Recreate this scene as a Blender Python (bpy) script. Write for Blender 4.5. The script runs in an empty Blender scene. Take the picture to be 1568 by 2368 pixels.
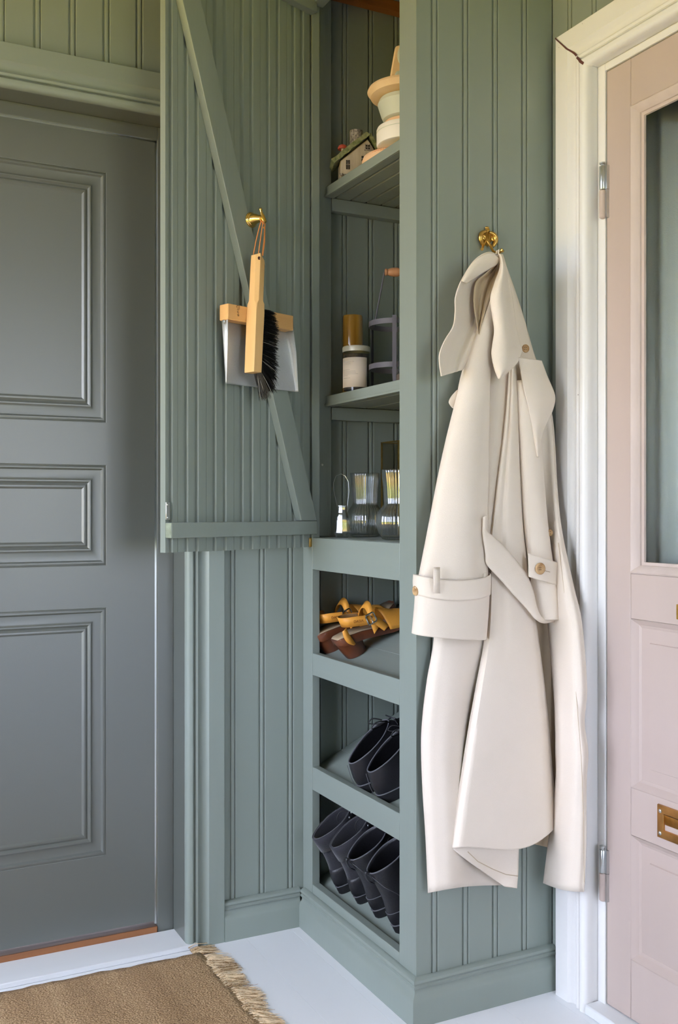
import bpy, math, random
from mathutils import Vector, Matrix
random.seed(7)
C = bpy.context.scene.collection
SC = bpy.context.scene
# ---------------------------------------------------------------- camera, world, sun, exposure
FPX, CX, CY, H, A = 2310.0, 784.0, 1174.0, 1.10, math.radians(26.84)
cam = bpy.data.cameras.new('camera'); camo = bpy.data.objects.new('camera', cam); C.objects.link(camo)
camo.location = (0, 0, H); camo.rotation_euler = (math.pi/2, 0, -A)
cam.sensor_fit = 'VERTICAL'; cam.sensor_height = 36.0; cam.lens = 36.0*FPX/2368.0
cam.shift_y = -(1184.0-CY)/2368.0; cam.clip_start = .02
SC.camera = camo
SKY = ((.755, .83, 1.03), 11.0)
SUN = ((1.0, .92, .74), 21.0)
w = bpy.data.worlds.new('world'); SC.world = w; w.use_nodes = True
bg = w.node_tree.nodes['Background']; bg.inputs[0].default_value = SKY[0]+(1,); bg.inputs[1].default_value = SKY[1]
sl = bpy.data.lights.new('sun', 'SUN'); sl.energy = SUN[1]; sl.color = SUN[0]; sl.angle = .02
so = bpy.data.objects.new('sun', sl); C.objects.link(so); so.rotation_euler = (math.radians(-20), math.radians(38), 0)
SC.view_settings.view_transform = 'Standard'; SC.view_settings.look = 'None'
SC.view_settings.gamma = 1.0; SC.view_settings.use_curve_mapping = False
SC.view_settings.exposure = 0.37
try:
    SC.cycles.use_denoising = True; SC.cycles.max_bounces = 10; SC.cycles.diffuse_bounces = 6
    SC.cycles.transparent_max_bounces = 16; SC.cycles.sample_clamp_indirect = 8
except Exception: pass

# ---------------------------------------------------------------- measuring: photograph pixel + a known plane of the room -> point of the room
_F = (math.sin(A), math.cos(A)); _R = (math.cos(A), -math.sin(A))
def ray(x, y):
    u = (x-CX)/FPX; return (_F[0]+_R[0]*u, _F[1]+_R[1]*u, (CY-y)/FPX)
def onX(x, y, X): r = ray(x, y); t = X/r[0]; return Vector((X, r[1]*t, H+r[2]*t))
def onY(x, y, Y): r = ray(x, y); t = Y/r[1]; return Vector((r[0]*t, Y, H+r[2]*t))
def onZ(x, y, Z=0.): r = ray(x, y); t = (Z-H)/r[2]; return Vector((r[0]*t, r[1]*t, Z))
def onS(x, y, z0, x0=1.13, m=.483):
    r = ray(x, y); t = (z0-m*x0-H)/(r[2]-m*r[0]); return Vector((r[0]*t, r[1]*t, H+r[2]*t))

# ---------------------------------------------------------------- materials
MATS = {}
def mat(name, col, rough=.5, metal=0., bump=0., bscale=60., stretch=(1, 1, 1), var=.0, vscale=6., trans=0., ior=1.45, spec=None, sheen=0., coat=0., col2=None, alpha=None):
    m = bpy.data.materials.new(name); m.use_nodes = True; nt = m.node_tree; N = nt.nodes; L = nt.links
    b = N['Principled BSDF']
    b.inputs['Base Color'].default_value = tuple(col)+(1,)
    b.inputs['Roughness'].default_value = rough; b.inputs['Metallic'].default_value = metal
    b.inputs['Transmission Weight'].default_value = trans; b.inputs['IOR'].default_value = ior
    if spec is not None: b.inputs['Specular IOR Level'].default_value = spec
    if sheen: b.inputs['Sheen Weight'].default_value = sheen
    if coat: b.inputs['Coat Weight'].default_value = coat
    if bump or var or col2:
        tc = N.new('ShaderNodeTexCoord'); mp = N.new('ShaderNodeMapping'); mp.inputs['Scale'].default_value = stretch
        L.new(tc.outputs['Object'], mp.inputs['Vector'])
    if bump:
        n = N.new('ShaderNodeTexNoise'); n.inputs['Scale'].default_value = bscale; n.inputs['Detail'].default_value = 4
        L.new(mp.outputs[0], n.inputs['Vector'])
        bn = N.new('ShaderNodeBump'); bn.inputs['Strength'].default_value = bump; bn.inputs['Distance'].default_value = .002
        L.new(n.outputs['Fac'], bn.inputs['Height']); L.new(bn.outputs[0], b.inputs['Normal'])
    if var or col2:
        n2 = N.new('ShaderNodeTexNoise'); n2.inputs['Scale'].default_value = vscale; n2.inputs['Detail'].default_value = 5
        L.new(mp.outputs[0], n2.inputs['Vector'])
        r = N.new('ShaderNodeValToRGB'); r.color_ramp.elements[0].position = .32; r.color_ramp.elements[1].position = .68
        c1 = [min(1, c*(1-var)) for c in col] if not col2 else col
        c2 = [min(1, c*(1+var)) for c in col] if not col2 else col2
        r.color_ramp.elements[0].color = tuple(c1)+(1,); r.color_ramp.elements[1].color = tuple(c2)+(1,)
        L.new(n2.outputs['Fac'], r.inputs[0]); L.new(r.outputs[0], b.inputs['Base Color'])
    MATS[name] = m; return m
def pane_mat(name, tint, f=.08):
    m = bpy.data.materials.new(name); m.use_nodes = True; nt = m.node_tree; N = nt.nodes; L = nt.links
    N.remove(N['Principled BSDF'])
    t = N.new('ShaderNodeBsdfTransparent'); t.inputs[0].default_value = tuple(tint)+(1,)
    g = N.new('ShaderNodeBsdfGlossy'); g.inputs['Roughness'].default_value = .03
    fr = N.new('ShaderNodeFresnel'); fr.inputs[0].default_value = 1.5
    ge = N.new('ShaderNodeNewGeometry'); iv = N.new('ShaderNodeMath'); iv.operation = 'SUBTRACT'; iv.inputs[0].default_value = 1.0
    L.new(ge.outputs['Backfacing'], iv.inputs[1]); mu = N.new('ShaderNodeMath'); mu.operation = 'MULTIPLY'
    L.new(fr.outputs[0], mu.inputs[0]); L.new(iv.outputs[0], mu.inputs[1])     # the inner face of the sheet does not reflect a second time
    mx = N.new('ShaderNodeMixShader'); L.new(mu.outputs[0], mx.inputs[0]); L.new(t.outputs[0], mx.inputs[1]); L.new(g.outputs[0], mx.inputs[2])
    L.new(mx.outputs[0], N['Material Output'].inputs[0]); MATS[name] = m; return m

def vase_mat():
    m = bpy.data.materials.new('pane_vase'); m.use_nodes = True; nt = m.node_tree; N = nt.nodes; L = nt.links
    N.remove(N['Principled BSDF'])
    t = N.new('ShaderNodeBsdfTransparent'); t.inputs[0].default_value = (.95, .965, .965, 1)
    g = N.new('ShaderNodeBsdfGlossy'); g.inputs['Roughness'].default_value = .05
    lw = N.new('ShaderNodeLayerWeight'); lw.inputs['Blend'].default_value = .32
    r = N.new('ShaderNodeMapRange'); r.inputs['To Min'].default_value = .07; r.inputs['To Max'].default_value = .9
    L.new(lw.outputs['Facing'], r.inputs['Value'])
    mx = N.new('ShaderNodeMixShader'); L.new(r.outputs[0], mx.inputs[0]); L.new(t.outputs[0], mx.inputs[1]); L.new(g.outputs[0], mx.inputs[2])
    L.new(mx.outputs[0], N['Material Output'].inputs[0]); MATS['pane_vase'] = m
GREEN = (.236, .273, .244)
mat('green', GREEN, .42, bump=.12, bscale=90, stretch=(1, 1, .06), var=.03, vscale=3)
mat('green_brushed', GREEN, .45, bump=.3, bscale=120, stretch=(1, 1, .04), var=.05, vscale=14)
mat('green_rail', GREEN, .42, bump=.2, bscale=100, stretch=(1, .06, 1), var=.04, vscale=10)
mat('green_door', (.110, .120, .108), .36, bump=.05, bscale=500, spec=1.0)
mat('green_worn', (.24, .28, .21), .6, bump=.4, bscale=200, stretch=(.1, 1, 1), var=.25, vscale=60)
mat('white_paint', (.73, .72, .705), .38, bump=.06, bscale=60, stretch=(1, 1, .1), var=.015)
mat('floor_white', (.74, .75, .77), .45, bump=.05, bscale=40, stretch=(1, .1, 1), var=.02)
mat('sill_white', (.70, .71, .72), .45, bump=.08, bscale=40, stretch=(.1, 1, 1), var=.04)
mat('oak', (.30, .12, .045), .6, bump=.3, bscale=60, stretch=(.08, 1, 1), col2=(.18, .075, .035), vscale=20)
mat('sill_worn', (.10, .055, .035), .8, bump=.5, bscale=60, stretch=(.08, 1, 1), var=.3, vscale=30)
mat('raw_wood', (.36, .13, .03), .6, bump=.2, bscale=60, stretch=(.1, 1, 1), var=.2, vscale=20)
mat('pink', (.485, .39, .345), .42, bump=.18, bscale=70, stretch=(1, 1, .2), var=.03)
mat('pink_worn', (.535, .44, .395), .5, bump=.5, bscale=90, stretch=(1, 1, .2), var=.05, vscale=30)
mat('crack', (.10, .035, .03), .9)
mat('chrome', (.80, .81, .82), .12, 1.)
mat('steel', (.60, .62, .62), .3, 1., bump=.15, bscale=80)
mat('galvanised', (.62, .64, .66), .45, .55, bump=.15, bscale=900, var=.04, vscale=400)
mat('brass', (.83, .55, .17), .16, 1.)
mat('brass_old', (.60, .38, .11), .3, 1., bump=.2, bscale=200, var=.15, vscale=80)
mat('copper_plate', (.50, .26, .09), .35, 1., bump=.15, bscale=90, var=.25, vscale=25)
mat('beech', (.72, .43, .17), .5, bump=.12, bscale=120, stretch=(1, 1, .08), col2=(.78, .50, .22), vscale=25)
mat('beech_flat', (.70, .38, .14), .5, bump=.12, bscale=120, stretch=(.08, 1, 1), col2=(.77, .45, .18), vscale=25)
mat('ink', (.05, .03, .02), .8)
mat('cord', (.72, .27, .08), .6, bump=.3, bscale=400)
mat('bristle', (.008, .008, .009), .45)
mat('bristle_grey', (.35, .34, .30), .5)
mat('coat', (.72, .632, .535), .85, bump=.25, bscale=900, var=.015, vscale=9, sheen=.15)
mat('lining', (.52, .41, .285), .85, bump=.2, bscale=900)  # lining cloth; doubles as painted shade inside the coat neck
mat('horn', (.32, .17, .07), .25, bump=.05, bscale=60, col2=(.62, .42, .22), vscale=60)
mat('black_leather', (.016, .016, .020), .42, bump=.35, bscale=220, var=.2, vscale=30)
mat('black_suede', (.017, .017, .024), .85, bump=.5, bscale=500, var=.2, vscale=30, sheen=.3)
mat('black_sole', (.012, .012, .014), .6, bump=.3, bscale=100)
mat('shoe_lining', (.055, .045, .055), .8, bump=.3, bscale=200)
mat('edge_grey', (.11, .11, .125), .6)
mat('tan_leather', (.80, .35, .05), .48, bump=.2, bscale=160, var=.06, vscale=20)
mat('emboss', (.30, .10, .015), .6)
mat('raw_leather', (.42, .24, .10), .85, bump=.3, bscale=300, var=.1, vscale=40)
mat('clog_wood', (.075, .022, .012), .3, bump=.2, bscale=60, stretch=(1, 1, .1), col2=(.16, .05, .022), vscale=18, coat=.3)
mat('insole', (.42, .31, .20), .8, bump=.15, bscale=200)
mat('jute', (.42, .27, .14), .95, bump=.6, bscale=150)
mat('jute_fringe', (.72, .55, .35), .9, var=.25, vscale=60)
mat('glass', (.96, .97, .97), .02, trans=1., ior=1.45)
mat('glass_amber', (.22, .10, .012), .10, bump=.5, bscale=45, stretch=(1, 1, .12), coat=1., col2=(.50, .27, .04), vscale=35)  # golden streaks in the base colour stand in for highlights on the glass
pane_mat('pane', (.90, .92, .91)); pane_mat('pane_smoke', (.80, .78, .72)); pane_mat('pane_clear', (.93, .94, .93)); vase_mat()
mat('zinc_lid', (.62, .60, .50), .4, .25)
mat('jar_fill', (.10, .075, .055), .8, bump=.8, bscale=150, col2=(.04, .03, .022), vscale=120)
mat('label_paper', (.80, .70, .60), .7, var=.01)
mat('label_ink', (.42, .37, .33), .8); mat('label_head', (.62, .54, .47), .8)
mat('iron_grey', (.115, .11, .135), .55, bump=.2, bscale=200)
mat('grip_wood', (.48, .23, .11), .5, bump=.15, bscale=80, var=.15, vscale=30)
mat('dark_base', (.10, .075, .06), .6)
mat('cottage_wall', (.62, .54, .43), .55, bump=.6, bscale=80, stretch=(1, 1, .25), col2=(.40, .33, .25), vscale=40)
mat('cottage_roof', (.10, .14, .05), .5, bump=1., bscale=130, col2=(.34, .34, .18), vscale=110)
mat('cottage_stone', (.10, .085, .08), .5, bump=1., bscale=150, col2=(.55, .48, .42), vscale=220)
mat('cottage_dark', (.02, .018, .016), .5)
mat('mushroom_red', (.55, .09, .06), .35); mat('mushroom_white', (.55, .48, .38), .5)
mat('toy_wood', (.72, .50, .28), .5, bump=.1, bscale=60, stretch=(.1, 1, 1), col2=(.78, .58, .36), vscale=22)
mat('toy_sage', (.52, .55, .47), .5); mat('toy_white', (.80, .76, .71), .45); mat('toy_peach', (.80, .52, .33), .5)
mat('toy_orange', (.75, .25, .08), .5); mat('toy_olive', (.22, .22, .12), .5)
mat('curtain', (.68, .72, .72), .9, bump=.2, bscale=400)
mat('bounce_lawn', (.30, .28, .03), .95, var=.2, vscale=.7); mat('bounce_terrace', (.56, .35, .07), .9, var=.1, vscale=2); mat('ceiling_white', (.45, .45, .40), .7)  # both outdoor colours are saturated to bounce warm light indoors

# ---------------------------------------------------------------- mesh building
class MB:
    def __init__(s): s.v = []; s.f = []
    def add(s, vs, fs):
        o = len(s.v); s.v += [tuple(p) for p in vs]; s.f += [tuple(i+o for i in f) for f in fs]; return s
    def box(s, x0, x1, y0, y1, z0, z1):
        return s.add([(x, y, z) for z in (z0, z1) for y in (y0, y1) for x in (x0, x1)],
                     [(0, 2, 3, 1), (4, 5, 7, 6), (0, 1, 5, 4), (2, 6, 7, 3), (0, 4, 6, 2), (1, 3, 7, 5)])
    def prism(s, poly, fn, h0, h1):
        n = len(poly); vs = [fn(p, h0) for p in poly]+[fn(p, h1) for p in poly]
        return s.add(vs, [tuple(range(n))[::-1], tuple(range(n, 2*n))]+[(i, (i+1) % n, n+(i+1) % n, n+i) for i in range(n)])
    def rings(s, rs, closed=True, cap0=False, cap1=False):
        n = len(rs[0]); vs = [p for r in rs for p in r]; fs = []
        for i in range(len(rs)-1):
            for j in range(n if closed else n-1):
                k = (j+1) % n; fs.append((i*n+j, i*n+k, (i+1)*n+k, (i+1)*n+j))
        if cap0: fs.append(tuple(range(n))[::-1])
        if cap1: fs.append(tuple(range((len(rs)-1)*n, len(rs)*n)))
        return s.add(vs, fs)
    def lathe(s, prof, n=32, c=(0, 0, 0), rib=0, amp=0., ax=None, caps=(False, False), twist=0.):
        rs = []
        for r, z in prof:
            ring = []
            for k in range(n):
                a = 2*math.pi*k/n
                rr = r*(1+amp*math.cos(rib*(a+twist*z))) if rib else r
                ring.append((c[0]+rr*math.cos(a), c[1]+rr*math.sin(a), c[2]+z))
            rs.append(ring)
        return s.rings(rs, True, *caps)
    def tube(s, pts, r, n=8, caps=True, flat=1.):
        pts = [Vector(p) for p in pts]; rs = []
        up = Vector((0, 0, 1)); prev = None
        for i, p in enumerate(pts):
            d = (pts[min(i+1, len(pts)-1)]-pts[max(i-1, 0)])
            d = d.normalized() if d.length > 1e-9 else Vector((0, 0, 1))
            if prev is None:
                a = d.cross(up)
                if a.length < 1e-3: a = d.cross(Vector((0, 1, 0)))
            else: a = prev-d*prev.dot(d)
            a.normalize(); prev = a; b = d.cross(a)
            rr = r[i] if isinstance(r, (list, tuple)) else r
            rs.append([p+a*(rr*math.cos(2*math.pi*k/n))+b*(rr*flat*math.sin(2*math.pi*k/n)) for k in range(n)])
        return s.rings(rs, True, caps, caps)
    def ball(s, c, r, n=14, sc=(1, 1, 1)):
        rs = []
        for i in range(1, n):
            t = math.pi*i/n-math.pi/2
            rs.append([(c[0]+r*sc[0]*math.cos(t)*math.cos(2*math.pi*k/(2*n)), c[1]+r*sc[1]*math.cos(t)*math.sin(2*math.pi*k/(2*n)), c[2]+r*sc[2]*math.sin(t)) for k in range(2*n)])
        return s.rings(rs, True, True, True)
    def xf(s, M):
        s.v = [tuple(M @ Vector(p)) for p in s.v]; return s

def tagp(o, label=None, cat=None, group=None, kind=None):
    if label: o['label'] = label
    if cat: o['category'] = cat
    if group: o['group'] = group
    if kind: o['kind'] = kind
    return o
def obj(name, mb, m, parent=None, world=False, smooth=40, bevel=0., solid=0., sub=0, soff=-1):
    if isinstance(mb, MB):
        me = bpy.data.meshes.new(name); me.from_pydata(mb.v, [], mb.f); me.update()
        if smooth:
            me.polygons.foreach_set('use_smooth', [True]*len(me.polygons))
            me.set_sharp_from_angle(angle=math.radians(smooth))
        me.materials.append(MATS[m])
    else: me = mb
    o = bpy.data.objects.new(name, me); C.objects.link(o)
    if parent is not None:
        o.parent = parent
        if world:
            p = parent; M = Matrix.Identity(4)
            while p is not None:
                M = (Matrix.Translation(p.location) @ p.rotation_euler.to_matrix().to_4x4()) @ M; p = p.parent
            o.matrix_parent_inverse = M.inverted()
    if solid:
        d = o.modifiers.new('thickness', 'SOLIDIFY'); d.thickness = solid; d.offset = soff
    if bevel:
        d = o.modifiers.new('edge', 'BEVEL'); d.width = bevel; d.segments = 2; d.limit_method = 'ANGLE'; d.angle_limit = math.radians(40)
    if sub:
        d = o.modifiers.new('smooth', 'SUBSURF'); d.levels = sub; d.render_levels = sub
    return o
def empty(name, loc=(0, 0, 0), rot=(0, 0, 0), parent=None):
    o = bpy.data.objects.new(name, None); C.objects.link(o); o.location = loc; o.rotation_euler = rot; o.empty_display_size = .05
    if parent is not None: o.parent = parent
    return o
def thing(name, label, cat, loc=(0, 0, 0), rot=(0, 0, 0), group=None, kind=None):
    return tagp(empty(name, loc, rot), label, cat, group, kind)
def bx(*a): return MB().box(*a)
def crom(P, t):
    n = len(P)-1; x = t*n; i = min(int(x), n-1); f = x-i
    p0, p1, p2, p3 = P[max(i-1, 0)], P[i], P[i+1], P[min(i+2, n)]
    return tuple(.5*((2*b)+(-a+c)*f+(2*a-5*b+4*c-d)*f*f+(-a+3*b-3*c+d)*f**3) for a, b, c, d in zip(p0, p1, p2, p3))

# ---------------------------------------------------------------- the setting
YW, YP, XC, XR = 2.405, 1.828, 1.110, 1.475          # back wall face, cupboard side face, cupboard front face, right wall face
CEIL = 2.72
ZS = lambda p, h: (p[0], p[1], h)
def bead_profile(c0, c1):
    """plan section of one board running from bead centre c0 to bead centre c1; bead sits at its right edge. (along, depth outwards)"""
    e = .0065
    a0, a1 = c0+e, c1+e
    return [(a0, -.012), (a1, -.012), (a1, -.0045), (a1-.0015, -.0008), (c1+.002, 0), (c1-.001, -.0002), (c1-.004, -.001), (c1-.0055, -.0045),
            (c1-.0075, -.0045), (c1-.009, -.0006), (c1-.011, 0), (a0+.003, 0), (a0+.0012, -.0008), (a0, -.0045)]
def board_back(c0, c1, z0, z1, parent, m='green'):
    poly = [(x, YW-d) for x, d in bead_profile(c0, c1)]
    return obj('board', MB().prism(poly, ZS, z0, z1), m, parent, smooth=0, world=True)

# floor
fl = tagp(empty('floor', (0, 0, 0)), 'pale grey white painted plank floor', 'floor', kind='structure')
pm = None
for i in range(26):
    x0 = -1.56+i*.125
    if pm is None:
        o = obj('plank', bx(0, .1249, -1.6, 2.62, -.02, 0), 'floor_white', fl, bevel=.0005); pm = o
        o.location.x = x0
    else:
        o = pm.copy(); C.objects.link(o); o.location.x = x0
# back wall
wb = tagp(empty('wall_back', (0, YW, 0)), 'sage green beadboard wall around the grey door', 'wall', kind='structure')
obj('wall_core', bx(-1.6, -.22, YW+.012, YW+.16, 0, CEIL).box(-.22, .79, YW+.012, YW+.16, 2.08, CEIL).box(.79, 1.62, YW+.012, YW+.16, 0, CEIL), 'green', wb, world=True, smooth=0)
LAT = [.669-.081*k for k in range(-10, 28)]
LAT = sorted([1.074+(x-1.074)*(.0805/.081) if x > 1.08 else x for x in LAT])
for c0, c1 in zip(LAT[:-1], LAT[1:]):
    if c1 < -1.5 or c0 > 1.47: continue
    z0 = 2.10 if (c0 > -.33 and c1 < .84) else 0.0
    board_back(c0, min(c1, 1.468), z0, CEIL, wb)
# right wall
wr = tagp(empty('wall_right', (XR, 1.8, 0)), 'sage green beadboard wall around the pink glazed door', 'wall', kind='structure')
DY0, DY1, DZ = .80, 1.695, 2.062        # opening of the pink door between its casings
obj('wall_core', bx(XR+.012, XR+.12, DY1+.024, 2.56, 0, CEIL).box(XR+.012, XR+.12, DY0-.024, DY1+.024, DZ+.024, CEIL).box(XR+.012, XR+.12, -1.6, DY0-.024, 0, CEIL), 'green', wr, world=True, smooth=0)
for k in range(-1, 40):
    c = 1.769-.081*k
    if c < -1.5: break
    z0 = 2.10 if (c < 1.78 and c > .70) else 0.
    poly = [(XR-d, y) for y, d in bead_profile(c-.081, c)]
    if c > 1.80: poly = [(x, min(y, YP-.001)) for x, y in poly]
    obj('board', MB().prism(poly[::-1], ZS, z0, CEIL), 'green', wr, smooth=0, world=True)
ce = tagp(obj('ceiling', bx(-1.6, 1.62, -1.6, 2.6, CEIL, CEIL+.1), 'ceiling_white', smooth=0), 'white painted ceiling of the porch', 'ceiling', kind='structure')
# glazed sides of the porch (left of and behind the camera): low wall, posts, head
def glazed(name, fn, a0, a1, zs=.72, zt=2.10, n=4):
    r = tagp(empty(name), 'low white wall with tall porch windows above', 'wall', kind='structure')
    obj('parapet', fn(a0, a1, 0, zs), 'white_paint', r, smooth=0); obj('head', fn(a0, a1, zt, CEIL), 'white_paint', r, smooth=0)
    for i in range(n+1):
        c = a0+(a1-a0)*i/n; obj('post', fn(c-.045, c+.045, zs, zt), 'white_paint', r, smooth=0)
    obj('transom', fn(a0, a1, 1.60, 1.63), 'white_paint', r, smooth=0)
glazed('wall_left', lambda a, b, z0, z1: bx(-1.33, -1.25, a, b, z0, z1), .45, 2.30, zs=.55, zt=2.15, n=2)
tagp(obj('wall_left_end', bx(-1.33, -1.25, 2.3455, 2.404, 0, CEIL), 'green', smooth=0), 'narrow green wall at the far end of the porch windows', 'wall', kind='structure')
tagp(obj('wall_left_blocker', bx(-1.33, -1.25, -1.6, .4045, 0, CEIL), 'green', smooth=0), 'unseen solid green wall added to narrow the daylight from the left', 'wall', kind='structure')  # added out of view to shorten the left glazing and shape the daylight
glazed('wall_front', lambda a, b, z0, z1: bx(a, b, -1.6, -1.52, z0, z1), .50, 1.60, n=2, zs=.62, zt=2.05)
tagp(obj('wall_front_blocker', bx(-1.25, .4995, -1.6, -1.52, 0, CEIL), 'green', smooth=0), 'unseen solid green wall added to cut daylight from behind the viewer', 'wall', kind='structure')  # added out of view to close part of the front glazing and cut light
tagp(obj('ground', MB().add([(-40, -40, -.6), (40, -40, -.6), (40, 40, -.6), (-40, 40, -.6)], [(0, 1, 2, 3)]), 'bounce_lawn'), 'unseen garden ground tinted to bounce warm light into the porch', 'bounce_lawn', kind='structure')  # unseen ground, coloured as a warm reflector for the upper walls
tagp(obj('bounce_terrace', bx(-9, -1.34, -6, 6, -.58, -.40), 'bounce_terrace', smooth=0), 'unseen orange slab added to bounce warm light through the porch windows', 'bounce_terrace', kind='structure')  # added out of view as an orange reflector for the left windows

# profiles: baseboard (thickness, height) and casing (across from inner edge, thickness)
BASE = [(0, 0), (.020, 0), (.020, .052), (.0185, .060), (.0125, .066), (.0095, .072), (.0100, .076), (.0135, .0785), (.0140, .082), (.0115, .0845), (.0115, .086), (.0145, .090), (.0135, .0955), (.008, .099), (0, .099)]
CAS = [(0, 0), (0, .010), (.003, .0165), (.009, .020), (.015, .020), (.020, .016), (.0215, .011), (.024, .0155), (.029, .0175), (.033, .015), (.035, .0095), (.042, .008), (.050, .0105), (.055, .0150), (.058, .0185), (.0985, .0185), (.100, .017), (.100, 0)]
def casing(name, fn, a0, a1, zt, zb, m, label, bot=0):
    """three mitred lengths round an opening a0..a1, top zt; fn(along, out, z)"""
    r = tagp(empty(name), label, 'door casing', kind='structure')
    for part, ends in (('head_casing', ((a0, -1), (a1, 1))),):
        rs = [[fn(a+s*w_, t, zt+w_) for w_, t in CAS] for a, s in ends]
        obj(part, MB().rings(rs, True, True, True), m, r, smooth=35)
    for a, s in ((a0, -1), (a1, 1)):
        rs = [[fn(a+s*w_, t, zb) for w_, t in CAS], [fn(a+s*w_, t, zt+w_) for w_, t in CAS]]
        obj('side_casing', MB().rings(rs, True, True, True), m, r, smooth=35)
    return r
# ---- grey door
casing('trim_1', lambda a, t, z: (a, YW-t, z), -.184, .784, 2.068, 0, 'green', 'moulded sage green casing around the grey panelled door')
tagp(obj('baseboard_back', MB().prism(BASE, lambda p, h: (h, YW-p[0], p[1]), .884, 1.0965), 'green', smooth=35), 'moulded sage green baseboard beside the grey door', 'baseboard', kind='structure')
d1 = tagp(empty('door_1', (.28, 2.5, 0)), 'grey green panelled door with three moulded panels', 'door', kind='structure')
def ringed_leaf(x0, x1, z0, z1, panels, prof, y, th):
    mb = MB(); xs = sorted({x0, x1, *[p[0] for p in panels], *[p[1] for p in panels]}); zs = sorted({z0, z1, *[q for p in panels for q in p[2:]]})
    for i in range(len(xs)-1):
        for j in range(len(zs)-1):
            if any(p[0] <= xs[i] and xs[i+1] <= p[1] and p[2] <= zs[j] and zs[j+1] <= p[3] for p in panels): continue
            mb.add([(xs[i], y, zs[j]), (xs[i+1], y, zs[j]), (xs[i+1], y, zs[j+1]), (xs[i], y, zs[j+1])], [(0, 1, 2, 3)])
    mb.add([(x0, y, z0), (x1, y, z0), (x1, y, z1), (x0, y, z1), (x0, y+th, z0), (x1, y+th, z0), (x1, y+th, z1), (x0, y+th, z1)], [(1, 0, 4, 5), (2, 1, 5, 6), (3, 2, 6, 7), (0, 3, 7, 4), (7, 6, 5, 4)])
    return mb
def panel_rings(p, prof, y, rad=.006):
    mb = MB(); rs = []
    for ins, d in prof:
        rs.append([(p[0]+ins, y+d, p[2]+ins), (p[1]-ins, y+d, p[2]+ins), (p[1]-ins, y+d, p[3]-ins), (p[0]+ins, y+d, p[3]-ins)])
    return mb.rings(rs, True, False, True)
PROF = [(0, 0), (.0015, .0008), (.0035, -.0006), (.0065, -.0016), (.0095, -.001), (.0115, .002), (.0135, .0045), (.016, .0048),
        (.033, .0045), (.036, .003), (.039, .0005), (.042, .0005), (.045, .0038), (.047, .0048), (.049, .0035), (.052, .0012), (.056, .0008), (.059, .0035), (.061, .0048), (.064, .0048)]
pans = [(-.010, .611, 1.313, 1.941), (-.010, .611, .955, 1.207), (-.010, .611, .228, .850)]
obj('leaf', ringed_leaf(-.14, .735, .040, 2.037, pans, PROF, 2.5, .05), 'green_door', d1, world=True, smooth=0, bevel=0)
for p in pans: obj('panel', panel_rings(p, PROF, 2.5), 'green_door', d1, world=True, smooth=30)
f1 = MB()
f1.box(.742, .784, 2.497, 2.57, 0, 2.076).box(.784, .80, YW, 2.57, 0, 2.10).box(-.19, -.147, 2.497, 2.57, 0, 2.076).box(-.20, -.19, YW, 2.57, 0, 2.10)
f1.box(-.147, .742, 2.497, 2.57, 2.043, 2.076).box(-.20, .80, YW, 2.57, 2.0761, 2.10)
obj('frame', f1, 'green_door', d1, world=True, smooth=0, bevel=.0015)
obj('weather_strip', bx(.7358, .7415, 2.504, 2.51, .03, 2.042).box(-.14, .7415, 2.504, 2.51, 2.038, 2.0425), 'steel', d1, world=True, smooth=0)
obj('oak_sill', bx(-.147, .741, 2.494, 2.60, 0, .027), 'oak', d1, world=True, bevel=.002)
obj('worn_sill_top', bx(-.147, .7405, 2.4955, 2.599, .0271, .0282), 'sill_worn', d1, world=True, smooth=0)
tagp(obj('threshold_board', bx(-.20, .8120, 2.381, 2.494, 0, .013), 'sill_white', bevel=.002), 'white painted threshold board in front of the grey door', 'threshold', kind='structure')

# ---- pink door
t2 = casing('trim_2', lambda a, t, z: (XR-t, a, z), DY0, DY1, DZ, 0, 'white_paint', 'white moulded casing around the pink glazed door')
ck = MB(); q = []
cw = [(.006, .0188), (.03, .0185), (.045, .016), (.062, .019), (.072, .019), (.088, .021), (.098, .016)]
random.seed(3)
for i in range(13):
    s = i/12; wv = .100-.096*s; th = .0009+.0016*max(0, s-.2)
    tt = max(.003, [t for w_, t in CAS[1:-1] if w_ <= wv+1e-6][-1])+.002
    j = random.uniform(-.0012, .0012)
    q.append(((XR-tt, DY1+wv-th+j, DZ+wv+th+j), (XR-tt, DY1+wv+th+j, DZ+wv-th+j)))
for a, b in zip(q[:-1], q[1:]): ck.add([a[0], a[1], b[1], b[0]], [(0, 1, 2, 3)])
obj('mitre_crack', ck, 'crack', t2, smooth=0, solid=.001, soff=0)
nh = MB()
for px, py in ((1293, 110), (1345, 162), (1347, 55), (1291, 483), (1343, 472), (1337, 913), (1306, 1557)):
    p = onX(px, py, XR-.0182); nh.ball(p, .0011, 5, (.4, 1, 1))
obj('nail_hole', nh, 'crack', t2)
XD = 1.497                                       # face of the pink door and its frame
f2 = tagp(empty('trim_3'), 'white jamb and frame of the pink door', 'door frame', kind='structure')
fm = MB(); fm.box(XR-.008, XD+.10, DY1+.003, DY1+.02, 0, DZ+.02).box(XR-.008, XD+.10, DY0-.02, DY0-.003, 0, DZ+.02).box(XR-.008, XD+.10, DY0-.003, DY1+.003, DZ+.003, DZ+.02)
obj('jamb', fm, 'white_paint', f2, smooth=0, bevel=.001)
YL = onX(1403, 1200, XD).y                       # hinge edge of the leaf
fm = MB(); fm.box(XD-.003, XD+.09, YL+.002, DY1+.0025, 0, DZ+.0025).box(XD-.003, XD+.09, DY0-.0025, DY0+.03, 0, DZ+.0025).box(XD-.003, XD+.09, DY0+.03, YL+.002, 2.048, DZ+.0025)
obj('frame', fm, 'white_paint', f2, smooth=0, bevel=.0015)
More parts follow.
